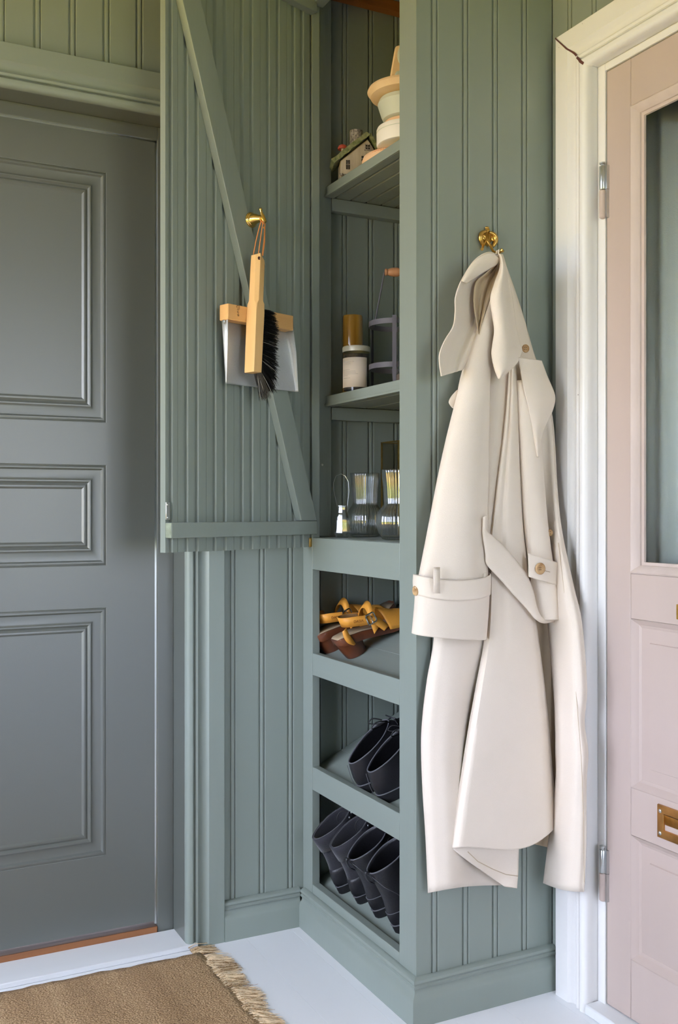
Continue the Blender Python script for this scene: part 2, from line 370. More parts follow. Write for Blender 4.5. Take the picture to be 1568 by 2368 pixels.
obj('sill', bx(XR-.02, XD+.12, DY0, DY1, 0, .022), 'sill_white', f2, bevel=.003)
d2 = tagp(empty('door_2', (XD, YL, .024)), 'pale pink wooden door with tall glass pane and letter slot', 'door', kind='structure')
Y0d = .832; S = .073                             # far edge and stile width
def P2(px, py): return onX(px, py, XD)
zg0, zg1 = .972, 1.931; zr = [(.024, .150), (.411, .512), (.866, .962), (1.945, 2.046)]
for a, b in ((YL-S, YL), (Y0d, Y0d+S)): obj('stile', bx(XD, XD+.045, a, b, .024, 2.046), 'pink', d2, world=True, bevel=.002)
for a, b in zr: obj('rail', bx(XD+.0003, XD+.0447, Y0d+S, YL-S, a, b), 'pink', d2, world=True, bevel=.002)
def frame_ring(prof, y0, y1, z0, z1, cap=False):
    rs = [[(XD+d, y0+i, z0+i), (XD+d, y1-i, z0+i), (XD+d, y1-i, z1-i), (XD+d, y0+i, z1-i)] for i, d in prof]
    return MB().rings(rs, True, False, cap)
ya, yb = Y0d+S, YL-S
for a, b in ((zr[0][1], zr[1][0]), (zr[1][1], zr[2][0])):
    obj('panel', frame_ring([(0, .001), (.004, .004), (.012, .012), (.0165, .0135), (.018, .0145), (.032, .0135), (.046, .0105), (.0475, .0075), (.05, .007)], ya, yb, a, b, True), 'pink', d2, world=True, smooth=25)
obj('glazing_bead', frame_ring([(0, -.001), (.003, -.003), (.010, .001), (.017, .010), (.0175, .014), (.024, .0145), (.0245, .020)], ya, yb, zr[2][1], zr[3][0]), 'pink_worn', d2, world=True, smooth=25)
obj('glass_pane', bx(XD+.019, XD+.023, ya+.01, yb-.01, zr[2][1]+.01, zr[3][0]-.01), 'pane', d2, world=True, smooth=0)
# hinges
for py0, py1 in ((375, 505), (1955, 2083)):
    pa, pb = onX(1394, py0, XD-.008), onX(1394, py1, XD-.008)
    hz1, hz0 = pa.z, pb.z; zm = (hz0+hz1)/2; yh = YL+.004
    hg = empty('hinge', (XD-.008, yh, hz0), parent=d2); hg.location = (XD-.008-d2.location.x, yh-d2.location.y, hz0-d2.location.z)
    R_ = .0072; hh = hz1-hz0; zc = hh/2
    obj('barrel', MB().lathe([(R_*.9, zc+.0015), (R_, zc+.003), (R_, hh-.010), (R_*.9, hh-.009), (R_*.55, hh-.0085), (R_*.55, hh-.005), (R_*.95, hh-.004), (R_*.95, hh-.001), (R_*.6, hh)], 20, caps=(True, True)), 'steel', hg)
    obj('pin_sleeve', MB().lathe([(R_*.7, 0), (R_*.98, .002), (R_*.98, zc-.001), (R_*.8, zc)], 20, caps=(True, True)), 'pink', hg)
    obj('leaf_plate', bx(.001, .009, -.012, -.004, 0, zc).box(.001, .009, -.0125, -.004, zc+.001, hh-.009), 'steel', hg, smooth=0)
# letter plate
lp = empty('letter_plate', parent=d2)
yl1 = P2(1523, 1900).y; yl0 = yl1-.25; zl0, zl1 = .4315, .4985
rs = [[(XD+d, yl0+i, zl0+i), (XD+d, yl1-i, zl0+i), (XD+d, yl1-i, zl1-i), (XD+d, yl0+i, zl1-i)] for i, d in ((0, 0), (.0005, -.004), (.002, -.0045), (.0155, -.0045), (.017, -.003), (.018, .004))]
obj('plate', MB().rings(rs, True), 'copper_plate', lp, world=False, smooth=30).matrix_parent_inverse = Matrix.Translation(-d2.location)
o = obj('flap', MB().add([(XD+.004, yl0+.018, zl0+.018), (XD+.004, yl1-.018, zl0+.018), (XD-.001, yl1-.018, zl1-.018), (XD-.001, yl0+.018, zl1-.018)], [(0, 1, 2, 3)]), 'brass_old', lp, solid=.002); o.matrix_parent_inverse = Matrix.Translation(-d2.location)
for z in (zl0+.010, zl1-.012):
    o = obj('screw', MB().ball((XD-.005, yl1-.009, z), .0042, 7, (.5, 1, 1)), 'steel', lp); o.matrix_parent_inverse = Matrix.Translation(-d2.location)
obj('escutcheon', bx(XD-.003, XD+.001, P2(1566, 1400).y-.05, P2(1566, 1400).y, .878, .908), 'brass_old', d2, world=True, bevel=.001)
# curtain behind the pane
cu = MB(); rows = []
for z in (2.0, .5):
    rows.append([(XD+.085+.016*math.sin(k*.42)+.006*math.sin(k*1.13), 1.70-k*.0075, z) for k in range(120)])
cu.rings(rows, False)
tagp(obj('curtain', cu, 'curtain', solid=.0015), 'pale grey gathered curtain behind the glass pane of the pink door', 'curtain')
tagp(obj('wall_hall', bx(XD+.5, XD+.55, .3, 2.3, 0, 2.5).box(XR+.121, XD+.5, .25, .3, 0, 2.5).box(XR+.121, XD+.5, 2.3, 2.35, 0, 2.5).box(XR+.121, XD+.5, .3, 2.3, 2.45, 2.5).box(XR+.14, XD+.5, .3, 2.3, -.05, 0), 'ceiling_white', smooth=0), 'dim hallway wall behind the pink door', 'wall', kind='structure')

# ---------------------------------------------------------------- cupboard
cb = thing('cupboard', 'tall built-in sage green cupboard with open shelves and shoe racks', 'cupboard', (XC, YP, 0))
def cpart(name, mb, m='green', **k): return obj(name, mb, m, cb, world=True, **k)
YB = YW-.0005
cpart('stile', bx(XC, XC+.022, 2.348, YB, .0, 2.46), bevel=.0015)
cpart('stile', bx(XC, XC+.022, YP+.005, 1.900, .0, 2.60), bevel=.0015)
for n, (a, b, t) in enumerate(((.939, 1.022, .020), (.665, .722, .020), (.367, .427, .020), (.03, .121, .022))):
    cpart('rail', bx(XC+.0006, XC+t, 1.9005, 2.3475, a, b), 'green_rail', bevel=.0012)
cpart('header', bx(XC, XC+.03, 1.9005, 2.3475, 2.405, 2.60), 'green_rail', bevel=.0015)
cpart('post', bx(1.1325, 1.183, 2.383, YB, 1.024, 2.46), 'green_brushed', bevel=.0015)
# side panel with the coat: beadboards
sp = empty('side_panel', parent=cb)
cs = [XC-.006, 1.156, 1.236, 1.3155, 1.396, 1.4655]
for c0, c1 in zip(cs[:-1], cs[1:]):
    pr_ = bead_profile(c0, c1)
    if c1 > 1.46: pr_ = [(c0+.0065, -.012), (1.4735, -.012), (1.4735, 0), (c0+.0095, 0), (c0+.0077, -.0008), (c0+.0065, -.0045)]
    if c0 < 1.12: pr_ = [(XC, -.006), (XC+.004, -.012)]+pr_[1:12]+[(XC, 0)]
    o = obj('board', MB().prism([(x, YP-d) for x, d in pr_], ZS, .03, 2.60), 'green', sp, smooth=0); o.matrix_parent_inverse = Matrix.Translation(-cb.location)
bbm = MB(); rs = [[(XC-p[0], YB-.0145, p[1]) for p in BASE], [(XC-p[0], YP-p[0], p[1]) for p in BASE], [(1.4735, YP-p[0], p[1]) for p in BASE]]
cpart('baseboard', MB().rings(rs[:2], True, True, True), smooth=35)
cpart('baseboard', MB().rings(rs[1:], True, True, True), smooth=35)
# upper shelves: boards side by side, nosing, batten on the wall
XS = 1.166
def shelf(z0, z1, nb, label):
    s = empty('shelf', parent=cb); W = (1.470-XS-.024)/nb
    def sub(n, mb, m, **k): o = obj(n, mb, m, s, **k); o.matrix_parent_inverse = Matrix.Translation(-cb.location); return o
    sub('nosing', bx(XS, XS+.024, 1.846, 2.3825, z0, z1), 'green_rail', bevel=.0015)
    sub('nosing_strip', bx(XS-.003, XS-.0002, 1.846, 2.3822, z0, z0+.006), 'green_rail', bevel=.0006)
    for k in range(nb):
        a = XS+.0245+k*W
        sub('shelf_board', MB().prism([(a, z0+.001), (a+.001, z0+.007), (a+.005, z0+.007), (a+.008, z0+.001), (a+W-.0005, z0+.001), (a+W-.0005, z1-.001), (a, z1-.001)], lambda p, h: (p[0], h, p[1]), 1.846, 2.3825), 'green_brushed', smooth=0)
    sub('batten', bx(1.1835, 1.470, 2.378, YB, z0-.034, z0-.0005), 'green_rail', bevel=.0015)
shelf(1.924, 1.951, 6, ''); shelf(1.368, 1.396, 3, '')
cpart('bottom_shelf', bx(XC+.0205, 1.470, 1.846, 2.3825, 1.004, 1.0225), 'green_rail', bevel=.0008)
SL = math.atan(.483)
RACK = [.700, .402, .100]
for z0 in RACK:
    s = empty('shoe_rack', parent=cb)
    for x0, x1 in ((1.1335, 1.2215), (1.2225, 1.3335), (1.3345, 1.468)):
        f = lambda x: z0+.483*(x-1.13)
        o = obj('rack_board', MB().prism([(x0, f(x0)-.016), (x1, f(x1)-.016), (x1, f(x1)), (x0, f(x0))], lambda p, h: (p[0], h, p[1]), 1.846, YB-.001), 'green_rail', s, smooth=0, bevel=.0008)
        o.matrix_parent_inverse = Matrix.Translation(-cb.location)
    o = obj('cleat', bx(1.40, 1.4695, 1.846, 1.90, z0+.483*.27-.05, z0+.483*.27-.02), 'green_rail', s, smooth=0); o.matrix_parent_inverse = Matrix.Translation(-cb.location)
# top inside: ceiling boards and the raw batten
tb = empty('top_panel', parent=cb)
for k in range(4):
    a = 1.1335+k*.084
    o = obj('board', MB().prism([(a, 2.492), (a+.004, 2.496), (a+.007, 2.492), (a+.083, 2.492), (a+.083, 2.505), (a, 2.505)], lambda p, h: (p[0], h, p[1]), 1.846, YB-.001), 'green', tb, smooth=0)
    o.matrix_parent_inverse = Matrix.Translation(-cb.location)
cpart('raw_batten', bx(1.1835, 1.470, 2.376, YB-.002, 2.462, 2.4915), 'raw_wood', bevel=.001)
cpart('screw', MB().ball((1.1555, 2.3825, 1.2135), .0035, 6, (1, .5, 1)), 'steel')

# ---- its open door
DA = math.radians(19.4); DO = Vector((1.106, 2.353, 0))
_D = (math.cos(DA), math.sin(DA)); _N = (-math.sin(DA), math.cos(DA))
def dl(px, py, n=0.):
    """pixel -> door-local (x along door, -n, z) on the plane n in front of the board faces"""
    q = ray(px, py); t = (DO.x*_N[0]+DO.y*_N[1]-n)/(q[0]*_N[0]+q[1]*_N[1])
    X, Y = q[0]*t-DO.x, q[1]*t-DO.y
    return Vector((X*_D[0]+Y*_D[1], -n, H+q[2]*t))
dr = empty('door', DO-Vector(cb.location), (0, 0, DA), parent=cb)
zb, ztop = .9975, 2.475; TH = .019
gaps = [dl(x, 1230).x for x in (382, 411, 477, 541, 602, 663, 722)]
gaps[-1] = 0.
def door_section(a, b, half=False):
    w_ = b-a
    def groove(c, r=.0064):
        return [(c-r-.0006, 0), (c-r+.0004, .0068), (c-r*.3, .0082), (c+r*.35, .0072), (c+r*.85, .0022), (c+r+.001, 0)]
    pts = [(a+.0004, 0)]
    if half: cs_ = [a+.40*w_]
    else: cs_ = [a+.275*w_, a+.645*w_]
    for c in cs_: pts += groove(c)
    pts += [(b-.0004, 0), (b-.0004, TH), (a+.0004, TH)]
    return pts
for i, (a, b) in enumerate(zip(gaps[:-1], gaps[1:])):
    dz = random.uniform(-.0008, .0008)
    obj('board', MB().prism(door_section(a, b, i == 0), lambda p, h: (p[0], p[1], h), zb+dz, ztop), 'green_brushed', dr, smooth=0)
xl = gaps[0]
rb = .023
obj('ledge', bx(xl+.001, .004, -rb, -.0002, 1.031, 1.066), 'green_rail', dr, bevel=.0015)
obj('ledge_end', bx(xl+.0002, xl+.0009, -rb+.001, -.001, 1.032, 1.065), 'green_worn', dr, smooth=0)
obj('ledge', bx(xl+.001, .004, -rb, -.0002, 2.382, 2.418), 'green_rail', dr, bevel=.0015)
# diagonal brace, upper left to lower right
za, zc_ = 1.0665, 2.3815
def brx(z, side):
    lo = dl(735 if side else 697, 1203, rb); hi = dl(467 if side else 424, 8, rb)
    return lo.x+(hi.x-lo.x)*(z-lo.z)/(hi.z-lo.z)
poly = [(min(brx(za, 1), .003), za), (brx(zc_, 1), zc_), (brx(zc_, 0), zc_), (brx(za, 0), za)]
obj('brace', MB().prism(poly, lambda p, h: (p[0], h, p[1]), -rb, -.0003), 'green_brushed', dr, smooth=0, bevel=.0015)
p0, p1 = dl(382, 1161), dl(391, 1202)
lk = obj('strike_plate', bx(p0.x+.0005, p1.x+.001, -.003, -.0004, p1.z, p0.z), 'steel', dr, bevel=.001)
for z in (p0.z-.006, p1.z+.005): obj('plate_screw', MB().ball(((p0.x+p1.x)/2, -.003, z), .003, 6, (1, .5, 1)), 'steel', lk)
obj('hinge', bx(-.004, .006, -.004, .004, .998, 1.022), 'brass_old', dr, bevel=.001)

# ---------------------------------------------------------------- brush, dustpan and their knob on the open door
DR = (0, 0, DA)
def dworld(v): return Vector((DO.x+v.x*_D[0]+v.y*_N[0], DO.y+v.x*_D[1]+v.y*_N[1], v.z))
k0 = dl(581, 509, rb)
kn = thing('door_knob', 'small shiny brass knob screwed to the diagonal brace', 'knob', dworld(k0), DR)
Mx = Matrix.Rotation(math.radians(90), 4, 'X')
obj('rose', MB().lathe([(0, .0), (.0185, 0), (.0185, .002), (.017, .004), (.0165, .0042), (.0160, .006), (.013, .0085), (.0115, .0085), (.010, .010)], 32, caps=(False, False)).xf(Mx), 'brass', kn)
obj('neck', MB().tube([(0, -.008, 0), (.001, -.016, .000), (.003, -.024, -.001), (.006, -.033, -.002)], [.0145, .0120, .0092, .0085], 20), 'brass', kn)
obj('peg', MB().tube([(.004, -.030, .019), (.005, -.031, .013), (.007, -.033, .003), (.010, -.037, -.010), (.010, -.036, -.013)], [.0042, .0034, .0058, .0058, .003], 14), 'brass', kn)
obj('tip', MB().ball((.0035, -.030, .0205), .0045, 8), 'brass', kn)

# dustpan
n0 = .030
bl, brt = dl(528, 712, .058), dl(678, 742, .058)
wd = brt.x-bl.x; dp0 = dl(603, 888, n0)
dp = thing('dustpan', 'grey metal dustpan with a beech wood bar hanging behind the hand brush', 'dustpan', dworld(Vector((dp0.x, -.024, dp0.z))), DR)
zt0 = dl(527, 701, .058).z-dp0.z; zt1 = dl(527, 738, .058).z-dp0.z
x0, x1 = bl.x-dp0.x, brt.x-dp0.x
hw0, hw1 = (x1-x0)/2, (dl(688, 903, .03).x-dl(520, 888, .03).x)/2
xm = (x0+x1)/2; xb_ = (dl(688, 903, .03).x+dl(520, 888, .03).x)/2-dp0.x
zpan = zt1+.02; zb0 = dl(600, 896, .03).z-dp0.z
pan = MB()
prf = []
for z, hw, xm_, yb_, dep in ((zpan, hw0-.001, xm, -.004, .028), (zpan*.55, hw0+(hw1-hw0)*.45, xm*.5+xb_*.5, -.004, .020), (zb0+.004, hw1-.0015, xb_, -.004, .0065), (zb0, hw1-.0015, xb_, -.0042, .0060)):
    prf.append([(xm_-hw, yb_-dep, z), (xm_-hw, yb_-.004, z), (xm_-hw+.004, yb_, z), (xm_+hw-.004, yb_, z), (xm_+hw, yb_-.004, z), (xm_+hw, yb_-dep, z)])
pan.rings(prf, False)
obj('pan', pan, 'galvanised', dp, smooth=30, solid=.0012, soff=0)
bar = obj('handle_bar', bx(x0-.001, x1+.001, -.034, -.003, zt1, zt0), 'beech_flat', dp, bevel=.002)
rv = MB().lathe([(0, .0), (.0045, 0), (.0042, .0012), (.0025, .0016), (.002, .0010), (0, .0010)], 16).xf(Matrix.Translation((x0-.0022, -.020, zt1-.004)) @ Matrix.Rotation(math.radians(-90), 4, 'Y'))
obj('rivet', rv, 'steel', dp)
mk = MB(); mx_, mz_ = dl(551, 719, .058).x-dp0.x, dl(551, 719, .058).z-dp0.z
yk = -.0342
for (a, b, c, d) in ((-.005, -.004, .007, .012), (-.004, .001, .0115, .0125), (.003, .004, .004, .0125), (-.001, 0, .003, .010), (-.004, .003, .0025, .0032), (-.003, -.0022, -.005, .000), (-.003, .002, -.0008, 0), (-.003, .002, -.005, -.0042), (.0012, .002, -.005, -.003)):
    mk.box(mx_+a, mx_+b, yk-.0001, yk+.0002, mz_+c, mz_+d)
for k in range(5):
    a0 = math.radians(90+72*k); a1 = a0+math.radians(144)
    p, q = (mx_+.0035*math.cos(a0), mz_-.010+.0035*math.sin(a0)), (mx_+.0035*math.cos(a1), mz_-.010+.0035*math.sin(a1))
    mk.tube([(p[0], yk, p[1]), (q[0], yk, q[1])], .0003, 4)
obj('stamp', mk, 'ink', bar, smooth=0)

# brush
hb = dl(585, 862, .082); ht = dl(597, 588, .070)
br = thing('hand_brush', 'beech hand brush with black bristles hanging from the brass knob', 'brush', dworld(Vector((hb.x, -.082, hb.z))), DR)
top = ht-hb; L_ = top.z
secs = []
def octo(c, hx, hy, ch):
    return [(c[0]-hx+ch, c[1]-hy, c[2]), (c[0]+hx-ch, c[1]-hy, c[2]), (c[0]+hx, c[1]-hy+ch, c[2]), (c[0]+hx, c[1]+hy-ch, c[2]), (c[0]+hx-ch, c[1]+hy, c[2]), (c[0]-hx+ch, c[1]+hy, c[2]), (c[0]-hx, c[1]+hy-ch, c[2]), (c[0]-hx, c[1]-hy+ch, c[2])]
for t, hx, hy, ch in ((0, .0125, .0165, .001), (.012, .0125, .017, .001), (.50, .0135, .0175, .001), (.575, .0140, .0175, .003), (.60, .0145, .0172, .008), (.93, .0152, .0165, .0085)):
    c = Vector((top.x*t, top.y*t, L_*t)); secs.append(octo(c, hx, hy, ch))
c = top; secs.append([(p[0]*1, p[1], p[2]-(.030 if p[0]-c.x > .004 else 0.)+(-.004 if p[0]-c.x < -.008 else 0)) for p in octo(c, .0150, .0160, .0085)])
hd = obj('handle', MB().rings(secs, True, True, True), 'beech', br, smooth=25, bevel=.0008)
hp = dl(599, 597, .086)-hb
obj('cord_hole', MB().lathe([(0, 0), (.0040, 0), (.0040, .001), (.0034, .0012)], 16).xf(Matrix.Translation((hp.x, hp.y+.000, hp.z)) @ Mx), 'crack', hd)
kx = k0-hb; ky = Vector((kx.x+.006, kx.y-.034, kx.z-.008))
co = MB()
for a, b in (((-.0125, .004), (-.004, 0)), ((-.006, -.013), (-.001, -.004)), ((.005, -.015), (.006, -.003)), ((.0115, -.006), (.008, 0))):
    e = Vector((top.x+a[0], top.y+a[1]*.6, top.z-.002)); s_ = ky+Vector((b[0], b[1], 0))
    co.tube([s_, s_*.75+e*.25+Vector((a[0]*.1, 0, 0)), s_*.4+e*.6+Vector((a[0]*.2, -.001, 0)), e], .0013, 6)
co.tube([ky+Vector((.0085*math.cos(t), .002*math.sin(t)+.000, .0075*math.sin(t)+.004)) for t in [k*math.pi/8 for k in range(17)]], .0014, 6)
co.ball(ky+Vector((-.001, -.004, -.006)), .003, 6).ball(ky+Vector((.001, -.005, -.0165)), .0026, 6)
obj('hanging_cord', co, 'cord', br)
random.seed(11)
bm_, bg_ = MB(), MB()
for i in range(2400):
    t = random.uniform(.015, .535); ax = Vector((top.x*t+.0125, top.y*t+random.uniform(-.013, .013), L_*t))
    u = t/.535
    ln = .046+.006*random.random()-(.012*max(0, (u-.8)/.2))
    ang = -.22-.85*max(0., 1-u/.45)**1.6+random.uniform(-.07, .07)
    if u < .06: ang -= .25
    ang += .15*u
    ln *= 1+.45*max(0., 1-u/.4)
    d = Vector((math.cos(ang), random.uniform(-.16, .16), math.sin(ang)))
    e = ax+d*ln; mid = ax+d*(ln*.55)+Vector((0, 0, .0012))
    T = bg_ if random.random() < .035 else bm_
    T.tube([ax-d*.004, mid, e], [.00065, .0006, .0003], 3, False)
tagp(obj('bristles', bm_, 'bristle', br, smooth=0), kind='stuff'); tagp(obj('grey_bristles', bg_, 'bristle_grey', br, smooth=0), kind='stuff')

# ---------------------------------------------------------------- things on the shelves
CR = -A                                            # local x along the camera's right-hand direction
S1, S2, S3 = 1.9512, 1.3962, 1.0226
# --- ceramic cottage
ct = thing('cottage_ornament', 'small grey ceramic cottage with mossy roof and red mushroom', 'ornament', (1.226, 2.318, S1), (0, 0, CR+.10))
random.seed(5)
body = obj('walls', MB().prism([(-.046, 0), (.050, 0), (.050, .074), (.026, .112), (-.046, .052)], lambda p, h: (p[0], h, p[1]), -.018, .040), 'cottage_wall', ct, bevel=.003)
def slab(p0, p1, y0, y1, th, nx=10, ny=7, amp=.002):
    mb = MB(); top_, bot = [], []
    dx, dz = p1[0]-p0[0], p1[1]-p0[1]; l = math.hypot(dx, dz); nx_, nz_ = -dz/l, dx/l
    if nz_ < 0: nx_, nz_ = -nx_, -nz_
    for i in range(nx+1):
        for arr, o_ in ((top_, th), (bot, 0)):
            arr.append([(p0[0]+dx*i/nx+nx_*(o_+random.uniform(-amp, amp)), y0+(y1-y0)*j/ny+random.uniform(-amp, amp), p0[1]+dz*i/nx+nz_*(o_+random.uniform(-amp, amp))) for j in range(ny+1)])
    ring = [t_+b_[::-1] for t_, b_ in zip(top_, bot)]
    return mb.rings(ring, True, True, True)
rf = obj('roof', slab((-.062, .043), (.030, .118), -.028, .050, .012), 'cottage_roof', ct, smooth=60)
obj('roof', slab((.026, .120), (.058, .070), -.026, .050, .008), 'cottage_roof', ct, smooth=60)
ch = MB(); rs = []
for i in range(9):
    rs.append([(.000+(.0165+random.uniform(-.0018, .0018))*math.cos(2*math.pi*k/14), .020+(.0165+random.uniform(-.0018, .0018))*math.sin(2*math.pi*k/14), .085+.060*i/8) for k in range(14)])
obj('chimney', ch.rings(rs, True, True, True), 'cottage_stone', ct, smooth=70)
ms = obj('mushroom', MB().lathe([(.0065, 0), (.0045, .008), (.004, .018), (.0055, .022)], 14, (-.038, .000, .068), caps=(True, True)), 'mushroom_white', ct)
obj('cap', MB().lathe([(.004, .0205), (.0125, .0195), (.0130, .0225), (.0105, .0285), (.005, .0320), (.0005, .0328)], 20, (-.038, .000, .068)), 'mushroom_red', ms)
def win(x, z, w_, h_, frame=True, arch=False):
    wo = obj('window', bx(x-w_, x+w_, -.0188, -.0172, z, z+h_), 'cottage_dark', ct, smooth=0)
    fr = MB()
    fr.box(x-.0008, x+.0008, -.0205, -.0186, z, z+h_).box(x-w_, x+w_, -.0205, -.0186, z+h_/2-.0008, z+h_/2+.0008)
    if frame: fr.box(x-w_-.002, x-w_, -.021, -.0175, z-.002, z+h_+.002).box(x+w_, x+w_+.002, -.021, -.0175, z-.002, z+h_+.002).box(x-w_, x+w_, -.021, -.0175, z+h_, z+h_+.002).box(x-w_-.003, x+w_+.003, -.022, -.0175, z-.003, z)
    obj('window_bars', fr, 'cottage_stone', wo, smooth=0)
win(-.026, .030, .005, .024, False); win(.026, .083, .006, .012); win(.016, .052, .0065, .014, False); win(.034, .052, .0065, .014, False)
st = MB()
for k in range(46):
    x = -.050+.104*random.random(); st.ball((x, -.021+random.uniform(-.004, .003), .004+random.random()*.010), random.uniform(.003, .0052), 4, (1, .8, .8))
tagp(obj('stone_base', st, 'cottage_stone', ct, smooth=60), kind='stuff')
# --- stack of round wooden boxes
def disc(name, label, cat, m, c, r, z0, z1, rd=.006, cone=1.0):
    h = z1-z0
    prof = [(0, 0), (r*cone-rd, 0), (r*cone-rd*.3, rd*.3), (r*cone, rd)]+[(r*cone+(r-r*cone)*t, rd+(h-2*rd)*t) for t in (.5, 1)]+[(r-rd*.3, h-rd*.3), (r-rd, h), (0, h)]
    t = thing(name, label, cat, (c[0], c[1], z0)); obj('body', MB().lathe(prof, 64), m, t); return t
dp_ = disc('wooden_dish', 'peach wooden dish with orange marks beside the ceramic cottage', 'dish', 'toy_peach', (1.258, 2.168), .086, S1, S1+.0255, .010)
om = MB()
for k in range(9):
    a = math.radians(196+k*3.2); om.tube([(.0850*math.cos(a), .0850*math.sin(a), .0185), (.0775*math.cos(a+.02), .0775*math.sin(a+.02), .0252)], .0011, 5)
obj('painted_marks', om, 'toy_orange', dp_)
wb_ = disc('round_box', 'white round box standing on the peach dish', 'box', 'toy_white', (1.246, 2.096), .074, S1+.0262, S1+.072, .006)
obj('lid_seam', MB().lathe([(.0738, .031), (.0743, .0315), (.0743, .0325), (.0738, .033)], 64), 'toy_sage', wb_)
disc('wooden_disc', 'small peach wooden disc between the white and sage boxes', 'disc', 'toy_peach', (1.246, 2.100), .054, S1+.0722, S1+.088, .005)
disc('round_box', 'sage green round box under the wooden plate', 'box', 'toy_sage', (1.246, 2.100), .0695, S1+.0882, S1+.146, .016, .88)
disc('wooden_plate', 'round light wooden plate on top of the sage box', 'plate', 'toy_wood', (1.246, 2.100), .0945, S1+.1462, S1+.169, .008, .94)
tw = thing('wooden_wedge', 'pointed light wooden block with sage paint above the wooden plate', 'ornament', (1.228, 2.118, S1+.1692), (0, 0, CR))
obj('block', MB().prism([(-.020, 0), (.050, 0), (.032, .092), (.012, .104), (-.002, .100), (-.006, .085)], lambda p, h: (p[0], h, p[1]), -.022, .022), 'toy_wood', tw, bevel=.004)
for (x, z, sx, sz, m) in ((.012, .076, .010, .022, 'toy_sage'), (.006, .022, .011, .018, 'toy_sage'), (.020, .042, .007, .016, 'toy_olive'), (.024, .094, .008, .010, 'toy_olive')):
    obj('painted_leaf', MB().ball((x, -.0222, z), 1., 8, (sx, .0018, sz)), m, tw)
# --- amber candle glass, jar
ag = thing('candle_glass', 'tall amber brown candle glass behind the labelled jar', 'candle', (1.234, 2.358, S2))
obj('glass', MB().lathe([(0, 0), (.024, 0), (.0275, .003), (.0278, .205), (.0272, .2125), (.0262, .214), (.0255, .2125), (.0255, .006), (0, .005)], 40), 'glass_amber', ag)
obj('wax', MB().lathe([(0, .0055), (.0252, .0065), (.0252, .150), (.02, .152), (0, .151)], 32), 'toy_olive', ag)
jr = thing('jar', 'short glass jar with metal lid and cream label', 'jar', (1.2055, 2.283, S2), (0, 0, CR))
obj('glass', MB().lathe([(0, 0), (.031, 0), (.0345, .004), (.0345, .100), (.033, .104), (.033, .108), (.0318, .108), (.0318, .103), (.0330, .099), (.0330, .006), (0, .004)], 48), 'pane_clear', jr)
obj('contents', MB().lathe([(0, .0065), (.0322, .0068), (.0322, .098), (0, .099)], 40), 'jar_fill', jr)
obj('lid', MB().lathe([(.0345, .1045), (.0360, .1050), (.0362, .1150), (.0352, .1180), (.0345, .1186), (.0335, .1182), (0, .1182)], 48), 'zinc_lid', jr)
lb = MB(); rr = .0349; a0, a1 = math.radians(-90-105), math.radians(-90+50); rows = []
for z in (.012, .088): rows.append([(rr*math.cos(a0+(a1-a0)*k/24), rr*math.sin(a0+(a1-a0)*k/24), z) for k in range(25)])
lab = obj('label', lb.rings(rows, False), 'label_paper', jr, solid=.0003, soff=0)
def lines(name, m, rows_, th):
    mb = MB()
    for z, b0, b1 in rows_:
        r_ = rr+.0003; n = 8
        g = [[(r_*math.cos(math.radians(-90+b0+(b1-b0)*k/n)), r_*math.sin(math.radians(-90+b0+(b1-b0)*k/n)), z+d) for k in range(n+1)] for d in (0, th)]
        mb.rings(g, False)
    obj(name, mb, m, lab, smooth=0, solid=.0002, soff=1)
lines('heading', 'label_head', [(.0755, -70, -52), (.0755, -49, -36), (.0755, -33, -22), (.0755, -19, -11), (.0700, -68, -45), (.0700, -42, -26)], .0026)
lines('small_print', 'label_ink', [(.056, -70, -30), (.0520, -70, -5), (.0485, -70, -2), (.0450, -70, 6), (.0415, -70, -40), (.0350, -70, -28)], .0007)
# --- iron bottle carrier
bk = thing('bottle_carrier', 'dark grey iron bottle carrier with a turned wooden grip', 'basket', (1.276, 2.207, S2), (0, 0, CR))
for z in (.163, .054):
    obj('hoop', MB().lathe([(.066, z), (.066, z+.013), (.0648, z+.013), (.0648, z), (.066, z)], 48), 'iron_grey', bk)
for a in (-94, -214, 30, 146):
    c, s_ = math.cos(math.radians(a)), math.sin(math.radians(a)); tx, ty = -s_, c
    g = []
    for z, wd_, ri in ((0., .0030, .0668), (.035, .0052, .0668), (.182, .0050, .0668)):
        g.append([(ri*c+tx*wd_, ri*s_+ty*wd_, z), (ri*c-tx*wd_, ri*s_-ty*wd_, z), ((ri+.002)*c-tx*wd_, (ri+.002)*s_-ty*wd_, z), ((ri+.002)*c+tx*wd_, (ri+.002)*s_+ty*wd_, z)])
    obj('upright', MB().rings(g, True, True, True), 'iron_grey', bk, smooth=0)
hnd = MB()
for sx in (-1, 1): hnd.tube([(sx*.052, .040, .170), (sx*.050, .040, .178), (sx*.025, .030, .311)], .0020, 8)
hnd.tube([(-.026, .030, .311), (.026, .030, .311)], .0020, 8)
obj('bail', hnd, 'iron_grey', bk)
obj('grip', MB().tube([(-.0245, .030, .311), (-.0235, .030, .311), (-.021, .030, .311), (-.0175, .030, .311), (-.016, .030, .311), (-.013, .030, .311), (-.005, .030, .311), (.008, .030, .311), (.016, .030, .311), (.021, .030, .311), (.0235, .030, .311)], [.005, .0085, .0092, .0088, .0074, .009, .0112, .0118, .009, .0092, .006], 20), 'grip_wood', bk)
gb = thing('glass_cylinder', 'tall clear glass cylinder with dark foot beside the bottle carrier', 'vase', (1.248, 2.082, S2))
obj('foot', MB().lathe([(0, 0), (.034, 0), (.0345, .002), (.0345, .024), (.033, .026), (0, .026)], 40), 'dark_base', gb)
obj('glass', MB().lathe([(.0325, .0262), (.0335, .0262), (.0335, .258), (.0325, .259), (.0315, .258), (.0315, .028), (.0325, .0262)], 40), 'pane_clear', gb)
